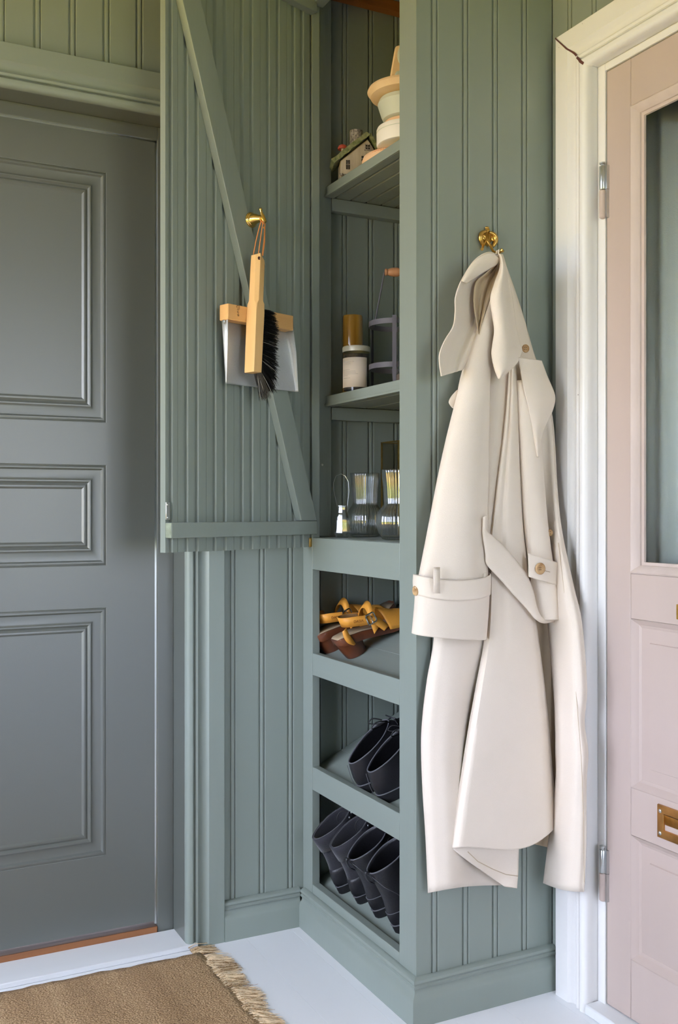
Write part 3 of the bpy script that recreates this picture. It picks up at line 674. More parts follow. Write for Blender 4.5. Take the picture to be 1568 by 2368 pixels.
# --- glassware on the lowest shelf
def ribbed(name, label, x, y, sc):
    t = thing(name, label, 'vase', (x, y, S3))
    o_ = [(.034, 0), (.040, .002), (.048, .014), (.0535, .032), (.0550, .046), (.0530, .060), (.0465, .073), (.0395, .081), (.0365, .085), (.0362, .090), (.0372, .110), (.0392, .135), (.0420, .160), (.0432, .168)]
    i_ = [(r-.0026, max(z, .006)) for r, z in o_][::-1]
    mb = MB(); n = 228; sc_ = sc
    prof = [(0, .0003)]+o_+[(.0424, .1690), (.0412, .168)]+i_[1:]+[(0, .006)]
    mb.lathe([(r*sc_, z) for r, z in prof], n, rib=38, amp=.014)
    obj('glass', mb, 'pane_vase', t, smooth=180); return t
ribbed('ribbed_vase', 'ribbed clear glass vase standing behind the small wire-handled bottle', 1.256, 2.331, .90)
ribbed('ribbed_vase', 'ribbed clear glass vase with round belly half hidden by the cupboard stile', 1.218, 2.080, 1.06)
sb = thing('small_bottle', 'small faceted clear glass bottle with a thin wire handle', 'bottle', (1.180, 2.314, S3), (0, 0, CR))
prof = [(0, 0), (.0150, 0), (.0165, .002), (.0215, .012), (.0190, .036), (.0195, .042), (.0150, .060), (.0128, .066), (.0122, .078), (.0140, .081), (.0140, .083), (.0125, .0835), (.0105, .081), (.0105, .068), (.0125, .062), (.0165, .042), (.0160, .034), (.0180, .014), (.0130, .006), (0, .006)]
obj('glass', MB().lathe(prof, 8), 'pane_vase', sb, smooth=20)
obj('wire_handle', MB().tube([(-.0125, 0, .079), (-.0165, .002, .098), (-.0215, .004, .120), (-.0225, .006, .142), (-.016, .008, .160), (-.003, .008, .1655), (.008, .006, .160), (.0165, .003, .145), (.0180, .001, .120), (.0135, 0, .079)], .0005, 6), 'steel', sb)
ln = thing('glass_lantern', 'square glass lantern with thin brass edges behind the ribbed vases', 'lantern', (1.380, 2.322, S3))
for x in (-.052, .052):
    for y in (-.045, .045): obj('edge', bx(x-.002, x+.002, y-.002, y+.002, 0, .252), 'brass_old', ln, smooth=0)
for z in (0, .252):
    for y in (-.045, .045): obj('edge', bx(-.050, .050, y-.002, y+.002, z, z+.003), 'brass_old', ln, smooth=0)
    for x in (-.052, .052): obj('edge', bx(x-.002, x+.002, -.047, .047, z, z+.003), 'brass_old', ln, smooth=0)
for x in (-.0525, .0515): obj('pane', bx(x, x+.001, -.043, .043, .003, .252), 'pane_smoke', ln, smooth=0)
for y in (-.0455, .0445): obj('pane', bx(-.050, .050, y, y+.001, .003, .252), 'pane_smoke', ln, smooth=0)
obj('ring', MB().tube([(.022*math.cos(t*math.pi/10), .022*math.sin(t*math.pi/10), .258) for t in range(21)], .0022, 8), 'brass_old', ln)

# ---------------------------------------------------------------- footwear
def outline(xh, xt, w_, n=28, fz=None, pw=.85):
    r = []; xm, a = (xh+xt)/2, (xt-xh)/2
    for k in range(n):
        t = 2*math.pi*k/n; c, s_ = math.cos(t), math.sin(t)
        x = xm+a*math.copysign(abs(c)**.9, c); u = min(1., max(0., (x-xh)/(xt-xh)))
        y = w_*math.copysign(abs(s_)**pw, s_)*(.86+.22*math.sin(math.pi*min(1, u*1.05)**1.4))
        r.append((x, y, fz(x) if callable(fz) else fz))
    return r
def rack_rot(yaw=0.): return (Matrix.Rotation(yaw, 3, 'Z') @ Matrix.Rotation(-SL, 3, 'Y')).to_euler()
def band(path, width, m, name, parent, th=.003, up=None, n=40, tw=None):
    rows = [[], []]
    for k in range(n+1):
        p = Vector(crom(path, k/n)); u = Vector(crom(up, k/n)) if isinstance(up, list) else Vector(up or (0, 0, 1)); u.normalize()
        ww = width if not isinstance(width, list) else crom([(x_,) for x_ in width], k/n)[0]
        rows[0].append(p-u*ww/2); rows[1].append(p+u*ww/2)
    return obj(name, MB().rings(rows, False), m, parent, solid=th, soff=0, smooth=60)
# --- clog sandals
def sandal(loc, yaw, label, lift):
    t = thing('clog_sandal', label, 'sandal', loc, rack_rot(yaw), 'pair of tan leather clog sandals')
    stn = [(-.004, .012, .0585, .046), (-.001, .022, .061, .043), (.008, .030, .062, .041), (.03, .0345, .060, .038), (.065, .034, .054, .032), (.10, .032, .043, .021), (.14, .036, .032, .010), (.18, .041, .026, .004), (.215, .039, .025, .003), (.24, .028, .028, .008), (.25, .014, .030, .014)]
    rs = []
    for x, w_, zt, zb_ in stn:
        rs.append([(x, -w_*.97, zb_), (x, -w_, zb_+.004), (x, -w_, zt-.003), (x, -w_*.95, zt), (x, 0, zt-.001), (x, w_*.95, zt), (x, w_, zt-.003), (x, w_, zb_+.004), (x, w_*.97, zb_)])
    so_ = obj('wooden_sole', MB().rings(rs, True, True, True), 'clog_wood', t, smooth=50)
    hl = []
    for z, rx, ry, cx in ((.001, .0255, .0255, .038), (.0, .027, .027, .038), (.004, .0285, .0285, .0375), (.030, .033, .031, .0345), (.050, .0365, .0335, .032)):
        hl.append([(cx+rx*math.cos(2*math.pi*k/28), ry*math.sin(2*math.pi*k/28), z) for k in range(28)])
    obj('heel', MB().rings(hl, True, True, True), 'clog_wood', t, smooth=50)
    ins = []
    for x, w_, zt, zb_ in stn[1:-1]: ins.append([(x+.001, -w_*.86, zt+.0006), (x+.001, 0, zt+.0004), (x+.001, w_*.86, zt+.0006)])
    obj('insole', MB().rings(ins, False), 'insole', so_, solid=.001, soff=0)
    band([(.125, .036, .046), (.10, .037, .068), (.068, .0345, .082), (.042, .022, .090), (.034, 0, .092), (.042, -.022, .090), (.068, -.0345, .082), (.10, -.037, .068), (.125, -.036, .046)], .026, 'tan_leather', 'heel_strap', t, .0028)
    band([(.098, .0353, .068), (.067, .0328, .082), (.043, .0205, .090), (.0358, 0, .092), (.043, -.0205, .090), (.067, -.0328, .082), (.098, -.0353, .068)], .0245, 'raw_leather', 'strap_lining', t, .0006)
    tx = bpy.data.curves.new('embossed_name', 'FONT'); tx.body = 'DASIA'; tx.size = .0095; tx.extrude = .0002; tx.align_x = 'CENTER'; tx.materials.append(MATS['emboss'])
    tmp = bpy.data.objects.new('embossed_name', tx); tm = bpy.data.meshes.new_from_object(tmp); bpy.data.objects.remove(tmp)
    to = obj('embossed_name', tm, None, t); to.location = (.0655, -.0358, .0795); to.rotation_euler = (math.radians(90), math.radians(20), math.radians(-9))
    band([(.100, .037, .038), (.104, .035, .072), (.112, .020, .094), (.116, 0, .100), (.112, -.020, .094), (.104, -.035, .072), (.100, -.037, .038)], .021, 'tan_leather', 'instep_strap', t, .0028, up=[(1, 0, .55)]*7)
    g = []
    for i in range(13):
        x = .135+.075*i/12; w_ = .0385+.003*math.sin(math.pi*i/12)-.003*(i/12)**3; h = .058-.030*(i/12)**1.3; z0 = .022-.012*min(1, i/6)
        g.append([(x, w_*math.cos(math.pi*k/14), z0+h*math.sin(math.pi*k/14)) for k in range(15)])
    obj('vamp', MB().rings(g, False), 'tan_leather', t, solid=.0028, soff=0, smooth=60)
    for sy in (-1, 1):
        band([(.128, sy*.037, .030), (.115, sy*.0385, .052), (.104, sy*.0375, .072)], [.020, .020, .020], 'tan_leather', 'side_tab', t, .0026, up=(1, 0, .3), n=12)
    bc = obj('buckle', MB().tube([(.098+.012*a_, -.0405, .074+.0125*b_) for a_, b_ in ((-1, -.8), (-.8, -1), (.8, -1), (1, -.8), (1, .8), (.8, 1), (-.8, 1), (-1, .8), (-1, -.8))], .0021, 8), 'chrome', t)
    obj('prong', MB().tube([(.098, -.0415, .0865), (.098, -.043, .074), (.0985, -.0415, .0625)], .0011, 6), 'steel', bc)
    if lift: band([(.022, -.0365, .082), (.020, -.0385, .066), (.023, -.0395, .050), (.030, -.0395, .036)], [.014, .016, .016, .006], 'tan_leather', 'strap_end', t, .0026, up=(1, 0, .25), n=14)
    return t
for px, py, yaw, lab_, lf in ((824, 1512, -.05, 'tan leather clog sandal with brown heel nearest the cupboard stile', True), (771, 1500, .0, 'tan leather clog sandal with brown heel nearest the back wall', False)):
    p = onS(px, py, RACK[0]); q = Vector((.038, 0, 0)); q.rotate(rack_rot(yaw)); sandal(p-q+Vector((0, 0, .0006)), yaw, lab_, lf)

# --- black shoes and boots
def lofted(t, name, lv, m, closed_top=False, solid=.0028, n=32, sub=0):
    rs = [outline(xh, xt, w_, n, (lambda x, z=z, l=l, xt=xt, e=e: z+l*max(0., min(1., x/xt))**e)) for z, xh, xt, w_, l, e in lv]
    fine = []
    for i in range(len(rs)-1):
        for k in range(3):
            f = k/3; fine.append([tuple(a+(b-a)*f for a, b in zip(p, q)) for p, q in zip(rs[i], rs[i+1])])
    fine.append(rs[-1])
    return obj(name, MB().rings(fine, True, False, closed_top), m, t, smooth=60, solid=solid, soff=-1), rs[-1], fine
def sole_of(t, L=.285, wd=.043, hh=.024, heel=True):
    rs = []
    for z, d in ((0, .002), (.003, 0), (.010, .0005), (.0105, -.0005), (.016, 0), (hh, 0)):
        rs.append([(x, y, max(z, 0.) if (x < .075 or x > .19 or z > .009) else max(z, .007)) for x, y, _ in outline(d, L-d, wd-d, 40, z)])
    obj('sole', MB().rings(rs, True, True, True), 'black_sole', t, smooth=40)
    obj('welt', MB().tube([(x, y, hh+.001) for x, y, _ in outline(.0, L, wd, 48, 0)]+[(L, 0, hh+.001)], .0016, 6, False), 'edge_grey', t)
def laces(t, pts, m='black_sole'):
    mb = MB()
    for p in pts: mb.tube([crom(p, k/14) for k in range(15)], .0016, 6)
    obj('laces', mb, m, t)
def derby(loc, yaw, label):
    t = thing('derby_shoe', label, 'shoe', loc, rack_rot(yaw), 'pair of black leather lace-up shoes')
    sole_of(t, .285, .0425, .025)
    lv = [(.024, .002, .283, .0420, 0, 1), (.034, -.001, .280, .0428, 0, 1), (.046, -.002, .268, .0422, 0, 1), (.056, -.001, .245, .0405, .003, 1.5), (.064, .0, .215, .0385, .010, 1.5), (.072, .001, .185, .0365, .020, 1.4), (.080, .003, .160, .0345, .032, 1.3), (.086, .005, .140, .0330, .040, 1.2)]
    o_, rim, fine = lofted(t, 'upper', lv, 'black_leather')
    obj('collar_edge', MB().tube(rim+[rim[0]], .0017, 6, False), 'edge_grey', o_)
    obj('heel_seam', MB().tube([(-.0042, .006, .028), (-.0048, .0065, .05), (-.001, .006, .083)], .0008, 5), 'edge_grey', o_)
    band([(.150, 0, .128), (.165, 0, .110), (.200, 0, .082)], [.045, .045, .04], 'black_leather', 'tongue', t, .003, up=(0, 1, 0), n=10)
    laces(t, [[(.135, -.02, .124), (.118, -.03, .142), (.095, -.028, .150), (.085, -.02, .138), (.11, -.012, .128), (.14, 0, .124)], [(.135, .02, .124), (.118, .03, .136), (.105, .034, .130), (.12, .02, .122), (.14, 0, .122)], [(.15, -.026, .112), (.155, 0, .122), (.15, .026, .112)], [(.165, -.026, .100), (.172, 0, .110), (.165, .026, .100)]])
    return t
def boot(loc, yaw, label, group, style):
    t = thing('ankle_boot', label, 'boot', loc, rack_rot(yaw), group); t.scale = (1, .84 if style == 'suede' else .94, 1)
    sole_of(t, .285, .043, .022)
    lv = [(.021, .002, .283, .0425, 0, 1), (.034, -.001, .280, .0432, 0, 1), (.048, -.001, .266, .0425, 0, 1), (.060, .002, .240, .0405, 0, 1), (.072, .004, .205, .0385, .003, 1.5), (.086, .006, .172, .0370, .006, 1.5), (.104, .007, .146, .0355, .010, 1.4), (.126, .006, .130, .0355, .014, 1.2), (.150, .003, .122, .0365, .016, 1.2), (.170, .001, .120, .0372, .018, 1.2)]
    m = 'black_suede' if style == 'suede' else 'black_leather'
    o_, rim, fine = lofted(t, 'upper', lv, m)
    if style == 'suede':
        obj('collar_band', MB().rings([[(p[0]*1.0+(.001 if p[0] > .06 else -.001), p[1]*1.03, p[2]+.0008) for p in r] for r in (fine[-7], fine[-4], fine[-1])], True), 'black_suede', o_, solid=.002, soff=1, smooth=60)
        obj('counter', MB().rings([[(p[0]+(-.0012), p[1]*1.03, p[2]) for p in r if p[0] < .085] for r in [sorted_ring(f) for f in fine[0:13:3]]], False), 'black_leather', o_, solid=.0012, soff=1, smooth=60)
        for sy in (-1, 1):
            for q in ((.100, .034*sy, .176), (.112, .027*sy, .181)): obj('eyelet', MB().ball(q, .0028, 6), 'steel', o_)
        laces(t, [[(.112, -.02, .178), (.097, -.005, .190), (.082, .004, .180), (.077, 0, .162), (.090, -.008, .157), (.110, -.01, .170)], [(.117, .02, .178), (.132, .012, .198), (.144, -.01, .196), (.142, -.028, .180), (.127, -.02, .172)]])
    else:
        obj('collar_edge', MB().tube(rim+[rim[0]], .0016, 6, False), 'edge_grey', o_)
        band([(.001, 0, .171), (-.005, 0, .177), (-.0085, 0, .170), (-.007, 0, .152), (.002, 0, .140)], .012, 'black_leather', 'pull_tab', o_, .002, up=(0, 1, 0), n=16)
        for sy in (-1, 1): obj('side_seam', MB().tube([(.0015, sy*.008, .160), (.012, sy*.0285, .132), (.030, sy*.0365, .105), (.045, sy*.0405, .072), (.055, sy*.0445, .048)], .0008, 5), 'edge_grey', o_)
        obj('counter_seam', MB().tube([(p[0]-.001, p[1]*1.03, p[2]) for p in sorted_ring(fine[8]) if p[0] < .10], .0011, 5), 'edge_grey', o_)
        laces(t, [[(.112, -.03, .172), (.127, -.036, .190), (.142, -.02, .202), (.142, .01, .198), (.127, .02, .184), (.117, .012, .177)], [(.110, -.034, .170), (.092, -.046, .174), (.100, -.05, .157), (.117, -.036, .162)]])
    return t
def sorted_ring(r): return sorted(r, key=lambda p: math.atan2(p[1], -(p[0]-.10)))
for px, py, yaw, lab_ in ((852, 1828, .02, 'black leather lace-up shoe on the middle rack nearer the back wall'), (897, 1850, .0, 'black leather lace-up shoe on the middle rack beside the cupboard stile')):
    p = onS(px, py, RACK[1]); q = Vector((.020, 0, 0)); q.rotate(rack_rot(yaw)); derby(p-q+Vector((0, 0, .0006)), yaw, lab_)
G1, G2 = 'black suede boots on the lowest rack', 'black leather boots on the lowest rack'
for px, py, yaw, lab_, g_, s_ in ((778, 2074, .02, 'black suede ankle boot leftmost on the lowest rack', G1, 'suede'), (820, 2098, .02, 'black suede ankle boot second from the left on the lowest rack', G1, 'suede'),
                                  (862, 2130, .03, 'black leather ankle boot with pull tab third from left on the lowest rack', G2, 'leather'), (908, 2166, .03, 'black leather ankle boot with pull tab beside the cupboard stile', G2, 'leather')):
    p = onS(px, py, RACK[2]); q = Vector((-.010, 0, 0)); q.rotate(rack_rot(yaw)); boot(p-q+Vector((0, 0, .0006)), yaw, lab_, g_, s_)

# ---------------------------------------------------------------- jute rug
def rug_mat():
    m = MATS['jute']; nt = m.node_tree; N = nt.nodes; L = nt.links; b = N['Principled BSDF']
    tc = N.new('ShaderNodeTexCoord')
    def mp(sc):
        q = N.new('ShaderNodeMapping'); q.inputs['Scale'].default_value = sc; L.new(tc.outputs['Object'], q.inputs['Vector']); return q
    def noise(sc, scale, det=3):
        n = N.new('ShaderNodeTexNoise'); n.inputs['Scale'].default_value = scale; n.inputs['Detail'].default_value = det; L.new(mp(sc).outputs[0], n.inputs['Vector']); return n
    bands = noise((1, .07, 1), 14); grain = noise((1, 1, 1), 260, 3)
    br_ = N.new('ShaderNodeTexVoronoi'); br_.inputs['Scale'].default_value = 330; L.new(mp((.62, 1, 1)).outputs[0], br_.inputs['Vector'])
    r = N.new('ShaderNodeValToRGB'); e = r.color_ramp.elements
    e[0].position, e[1].position = .30, .70; e[0].color = (.20, .115, .05, 1); e[1].color = (.62, .43, .235, 1)
    mid = e.new(.5); mid.color = (.38, .235, .115, 1)
    ad = N.new('ShaderNodeMath'); ad.operation = 'MULTIPLY_ADD'; ad.inputs[1].default_value = .62; L.new(grain.outputs['Fac'], ad.inputs[0])
    sc_ = N.new('ShaderNodeMath'); sc_.operation = 'MULTIPLY'; sc_.inputs[1].default_value = .42; L.new(bands.outputs['Fac'], sc_.inputs[0]); L.new(sc_.outputs[0], ad.inputs[2])
    L.new(ad.outputs[0], r.inputs[0]); L.new(r.outputs[0], b.inputs['Base Color'])
    bp = N.new('ShaderNodeBump'); bp.inputs['Strength'].default_value = 1.; bp.inputs['Distance'].default_value = .003; bp.invert = True
    L.new(br_.outputs['Distance'], bp.inputs['Height']); L.new(bp.outputs[0], b.inputs['Normal'])
rug_mat()
rg = thing('jute_rug', 'brown jute rug with fringed end on the floor by the threshold', 'rug', (.2, 1.8, 0))
random.seed(21); nx, ny = 70, 60; top_ = []
for i in range(nx+1):
    row = []
    for j in range(ny+1):
        x = -.75+(.803+.75)*i/nx; y = 1.05+(2.352-1.05)*j/ny-.02*i/nx+.018*(1-i/nx)
        if i == nx: x += .006*math.sin(j*.9)+.004*math.sin(j*2.3)
        if j == ny: y += .0025*math.sin(i*1.1)+.002*math.sin(i*2.7)
        z = .0078+.0012*math.sin(x*23+y*5)*math.cos(y*17)+random.uniform(-.0004, .0004)
        if i in (0, nx) or j in (0, ny): z -= .002
        row.append((x-.2, y-1.8, z))
    top_.append(row)
rm = MB().rings(top_, False); 
obj('weave', rm, 'jute', rg, smooth=60, solid=.0070, soff=-1)
fr = MB(); fh = MB()
for c in range(34):
    yc = 2.338-c*.038+random.uniform(-.008, .008); cx0 = .800+.006*math.sin(c*2.1)
    ln = random.uniform(.062, .086); an = math.radians(random.uniform(-20, 18)+(26 if c == 0 else 0)); sp = random.uniform(.016, .026)
    if c in (4,): sp = .012
    for k in range(120):
        off = random.gauss(0, sp*.55); a2 = an+random.gauss(0, .12)-off*3; l = ln*random.uniform(.72, 1.08)
        p0 = Vector((cx0-.016, yc+off, .0085+random.random()*.002)); d = Vector((math.cos(a2), math.sin(a2), 0)); s_ = Vector((-d.y, d.x, 0))
        wv = random.uniform(-.004, .004); hgt = random.uniform(.004, .013)
        pts = [p0, p0+d*l*.35+s_*wv+Vector((0, 0, hgt*.5-.002)), p0+d*l*.7-s_*wv*.6+Vector((0, 0, hgt*.25-.004)), p0+d*l]
        pts[-1].z = random.uniform(.0012, .006)
        (fr if random.random() < .6 else fh).tube([p-Vector((.2, 1.8, 0)) for p in pts], [.0009, .0009, .0008, .0004], 3, False)
tagp(obj('fringe', fr, 'jute_fringe', rg, smooth=0), kind='stuff'); tagp(obj('fringe', fh, 'jute', rg, smooth=0), kind='stuff')

# ---------------------------------------------------------------- hook and trench coat on the side panel
hk = thing('coat_hook', 'ornate brass coat hook on the green beadboard panel', 'hook', onY(1123, 560, YP))
hp0 = hk.location
def hpt(px, py, d): p = onY(px, py, YP-d); return p-hp0
bp = MB(); rs = []
for sc_, d in ((1.0, .0), (1.0, .003), (.86, .0055), (.55, .0065)):
    ring = []
    for k in range(40):
        t = 2*math.pi*k/40; r_ = .0145*(1+.18*math.cos(2*t)+.12*math.cos(6*t))
        ring.append((r_*sc_*math.cos(t)*.8, -d, r_*sc_*math.sin(t)*1.35+.008))
    rs.append(ring)
obj('back_plate', bp.rings(rs, True, True, True), 'brass_old', hk, smooth=50)
lat = MB()
for k in range(-3, 4):
    for sg in (-1, 1): lat.tube([(k*.0028-.004*sg, -.0066, .000), (k*.0028+.004*sg, -.0070, .016)], .0006, 4)
obj('lattice', lat, 'brass_old', hk)
for sg in (-1, 1):
    pts = [(sg*.004, -.007, .020), (sg*.012, -.009, .0185), (sg*.0195, -.010, .012), (sg*.0205, -.010, .002), (sg*.0165, -.009, -.0055), (sg*.0140, -.008, -.010)]
    obj('scroll', MB().tube([crom(pts, k/16) for k in range(17)], [.0030+.0022*math.sin(math.pi*k/16) for k in range(17)], 10), 'brass_old', hk)
    obj('scroll', MB().tube([(sg*(.0125+.0042*math.cos(t*.7)*(1-t/14)), -.010, .006+.0050*math.sin(t*.7)*(1-t/14)) for t in range(13)], [.0026]*9+[.0024, .0022, .0022, .0028], 8), 'brass_old', hk)
    obj('acanthus', MB().tube([(0, -.006, .021), (sg*.003, -.008, .026), (sg*.0055, -.0085, .0255)], [.0022, .0025, .0014], 8), 'brass_old', hk)
obj('finial', MB().ball((0, -.006, .030), .0042, 8, (1.3, .8, .8)), 'brass_old', hk)
arm = [hpt(1126, 556, .006), hpt(1134, 568, .012), hpt(1141, 581, .024), hpt(1150, 585.5, .040), hpt(1157, 583, .050), hpt(1163, 577, .056)]
obj('arm', MB().tube([crom(arm, k/18) for k in range(19)], [.0034-.0009*min(1, k/9)+(.0022 if k > 15 else 0) for k in range(19)], 12), 'brass_old', hk)
arm2 = [hpt(1123, 556, .006), hpt(1118, 566, .010), hpt(1116, 574, .020), hpt(1115, 576, .026)]
obj('arm', MB().tube([crom(arm2, k/12) for k in range(13)], [.0028]*9+[.0026, .003, .0036, .0034], 10), 'brass_old', hk)

COAT_LABEL = 'beige belted trench coat hanging from the ornate brass hook'
tcL = onY(1160, 2060, YP-.05)
tc_ = thing('trench_coat', COAT_LABEL, 'coat', tcL)
def cpt(px, py, d): return onY(px, py, YP-d)-tcL
def patch(name, Lp, Rp, d0, bulge, m='coat', parent=None, nu=26, nv=70, thick=.0022, bow=None, dfun=None, edge_tube=None):
    rows = []
    for i in range(nv+1):
        v = i/nv; l, r = crom(Lp, v), crom(Rp, v); row = []
        for j in range(nu+1):
            u = j/nu; x = l[0]+(r[0]-l[0])*u; y = l[1]+(r[1]-l[1])*u
            if bow: y += bow(u, v)
            dd = d0+bulge(u, v)+(dfun(x, y) if dfun else 0.); row.append(cpt(x, y, dd))
        rows.append(row)
    o_ = obj(name, MB().rings(rows, False), m, parent or tc_, smooth=60, solid=thick, soff=0)
    if edge_tube: obj('edge_stitching', MB().tube([r[0 if edge_tube == 'L' else -1] for r in rows], .0014, 6), m, o_)
    return o_
def tubep(name, Lp, Rp, d0, depth, m='coat', parent=None, n=40, nv=50, thick=.0022, bow=None, tap=None, wr=None):
    """closed sleeve: elliptical section between two edge lines"""
    rows = []
    for i in range(nv+1):
        v = i/nv; l, r = crom(Lp, v), crom(Rp, v); a, b = cpt(l[0], l[1], d0), cpt(r[0], r[1], d0); c = (a+b)/2; h = (b-a)/2; row = []
        dd = depth(v) if callable(depth) else depth
        for k in range(n):
            t = 2*math.pi*k/n; e = 1+(wr(t, v) if wr else 0)
            ct_, st_ = math.cos(t), math.sin(t)
            p = c+h*math.copysign(abs(ct_)**.9, ct_)+Vector((0, -dd*math.copysign(abs(st_)**.8, st_)*e, 0))
            if bow: p.z += bow(t, v)
            row.append(p)
        rows.append(row)
    return obj(name, MB().rings(rows, True), m, parent or tc_, smooth=70, solid=thick, soff=0)
sm_ = lambda x, a, b: max(0., min(1., (x-a)/(b-a)))**2*(3-2*max(0., min(1., (x-a)/(b-a))))
g_ = lambda x, c, s: math.exp(-((x-c)/s)**2)
edge = lambda u, w_=.12, h=.014: -h*((1-sm_(u, 0, w_))+(1-sm_(1-u, 0, w_)))
# lining seen between the front and the right side
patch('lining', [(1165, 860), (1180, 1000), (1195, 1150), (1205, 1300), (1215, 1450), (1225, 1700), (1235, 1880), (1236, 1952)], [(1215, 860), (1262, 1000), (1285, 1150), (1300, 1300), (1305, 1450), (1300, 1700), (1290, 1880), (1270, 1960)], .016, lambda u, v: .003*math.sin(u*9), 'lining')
# back of the coat, lower left
patch('back_panel', [(1128, 690), (1095, 780), (1066, 870), (1050, 960), (1032, 1060), (1016, 1180), (1006, 1320), (1004, 1470), (988, 1570), (978, 1650), (974, 1720), (977, 1820), (984, 1930), (990, 2065)],
      [(1150, 690), (1165, 780), (1178, 870), (1186, 960), (1190, 1060), (1190, 1180), (1188, 1320), (1185, 1470), (1180, 1570), (1176, 1650), (1172, 1720), (1168, 1820), (1163, 1930), (1158, 2047)],
      .036, lambda u, v: edge(u, .10, .014)+.010*math.sin(math.pi*min(1, u*1.3))-.020*sm_(u, .42, .62)*sm_(v, .5, .75)+.006*g_(u, .30, .12)*sm_(v, .4, .9), bow=lambda u, v: -9*sm_(v, .9, 1)*math.sin(math.pi*u)*.6)
# right side of the coat: it drapes over the corner on to the door casing
def over_casing(x, y):
    t = sm_(x, 1240, 1300)
    return max(0., (YP-onX(x, y, XR-.045).y)-.034+.012)*t if x > 1240 else 0.
patch('side_panel', [(1158, 598), (1160, 680), (1166, 770), (1176, 850), (1190, 930), (1205, 1000), (1222, 1130), (1240, 1240), (1255, 1360), (1268, 1450), (1280, 1590), (1284, 1670), (1285, 1740), (1285, 1810), (1268, 1950), (1256, 2042)],
      [(1164, 598), (1192, 676), (1214, 745), (1232, 810), (1256, 880), (1279, 972), (1289, 1130), (1302, 1240), (1328, 1360), (1346, 1440), (1358, 1590), (1352, 1670), (1361, 1740), (1357, 1810), (1356, 1950), (1351, 2062)],
      .034, lambda u, v: edge(u, .16, .012)+.008*math.sin(math.pi*u)+.0045*math.cos(6.3*(u*1.4+.2*v))*sm_(v, .3, .6), bow=lambda u, v: 6*sm_(v, .94, 1)*math.sin(math.pi*u), dfun=over_casing)
obj('side_seam', MB().tube([cpt(x, y, .0455+over_casing(x, y)) for x, y in ((1291, 1255), (1304, 1360), (1318, 1480), (1332, 1600), (1344, 1750), (1350, 1900), (1351, 2040))], .0007, 5), 'lining', tc_)
# front panel
fb = lambda u, v: edge(u, .09, .016)+.012*math.sin(math.pi*u)**.7-.006*g_(u, .30+.12*v, .10)*(1-sm_(v, .3, .75))+.004*math.sin(5*u+3*v)*sm_(v, .4, 1)
patch('front_panel', [(1178, 800), (1174, 900), (1163, 1010), (1150, 1100), (1138, 1190), (1130, 1260), (1128, 1380), (1121, 1480), (1105, 1570), (1085, 1680), (1066, 1800), (1051, 1900), (1042, 1962)],
      [(1190, 800), (1196, 900), (1201, 1010), (1205, 1100), (1210, 1190), (1216, 1260), (1232, 1380), (1245, 1480), (1257, 1570), (1269, 1680), (1279, 1800), (1287, 1880), (1290, 1906)],
      .064, fb, nu=34, nv=90, bow=lambda u, v: sm_(v, .85, 1)*38*(math.sin(math.pi*u**1.7)**.9)*.98, edge_tube='L')
# fold under the front hem
patch('hem_fold', [(1043, 1961), (1075, 1986), (1120, 2018), (1166, 2050)], [(1200, 1945), (1199, 1985), (1198, 2020), (1195, 2054)], .050, lambda u, v: .004*math.sin(5*v+4*u), nv=24)
obj('hem_stitch', MB().tube([cpt(x, y, .0555) for x, y in ((1082, 1970), (1105, 1992), (1140, 2010), (1170, 2022), (1198, 2026))], .0009, 5), 'lining', tc_)
# inner strip between left sleeve and front
patch('inner_fold', [(1136, 690), (1131, 850), (1124, 1000), (1121, 1130), (1119, 1250)], [(1182, 690), (1182, 850), (1172, 1000), (1156, 1130), (1138, 1250)], .050, lambda u, v: .010*math.sin(math.pi*u), nv=40)
# left sleeve with turned-up cuff and strap
ls_ = tubep('sleeve', [(1136, 668), (1112, 740), (1090, 810), (1070, 880), (1052, 950), (1035, 1020), (1018, 1100), (1003, 1180), (988, 1260), (972, 1342)],
      [(1146, 668), (1142, 740), (1135, 810), (1129, 880), (1127, 950), (1126, 1020), (1125, 1100), (1123, 1180), (1122, 1260), (1124, 1342)], .062,
      lambda v: .014+.020*v, wr=lambda t, v: .10*math.cos(3*t+2.2*v)*sm_(v, .2, .8)-.22*g_(t, 1.0, .30)*sm_(v, .25, .6))
cf = tubep('cuff', [(967, 1345), (963, 1405), (957, 1466)], [(1127, 1345), (1124, 1410), (1119, 1476)], .062, lambda v: .037-.003*v, nv=20, bow=lambda t, v: -.003*v*math.sin(t))
sr = tubep('cuff_strap', [(962, 1334), (961, 1356), (964, 1380)], [(1128, 1328), (1128, 1350), (1127, 1374)], .062, .041, nv=8, bow=lambda t, v: .0035*math.sin(t)*(-1)+.004*math.cos(2*t))
for x, y0, y1, w_ in ((1010, 1313, 1372, 7), (1120, 1320, 1378, 4)):
    rows = [[cpt(x+k*w_, y, dd_) for k in (-1, 1)] for y, dd_ in ((y0, .094), (y0+8, .104), ((y0+y1)/2, .106), (y1, .101))] if x < 1100 else [[cpt(x+k*w_, y, dd_) for k in (-1, 1)] for y, dd_ in ((y0, .078), (y0+8, .084), ((y0+y1)/2, .085), (y1, .084))]
    obj('belt_loop', MB().rings(rows, False), 'coat', ls_, solid=.003, soff=0)
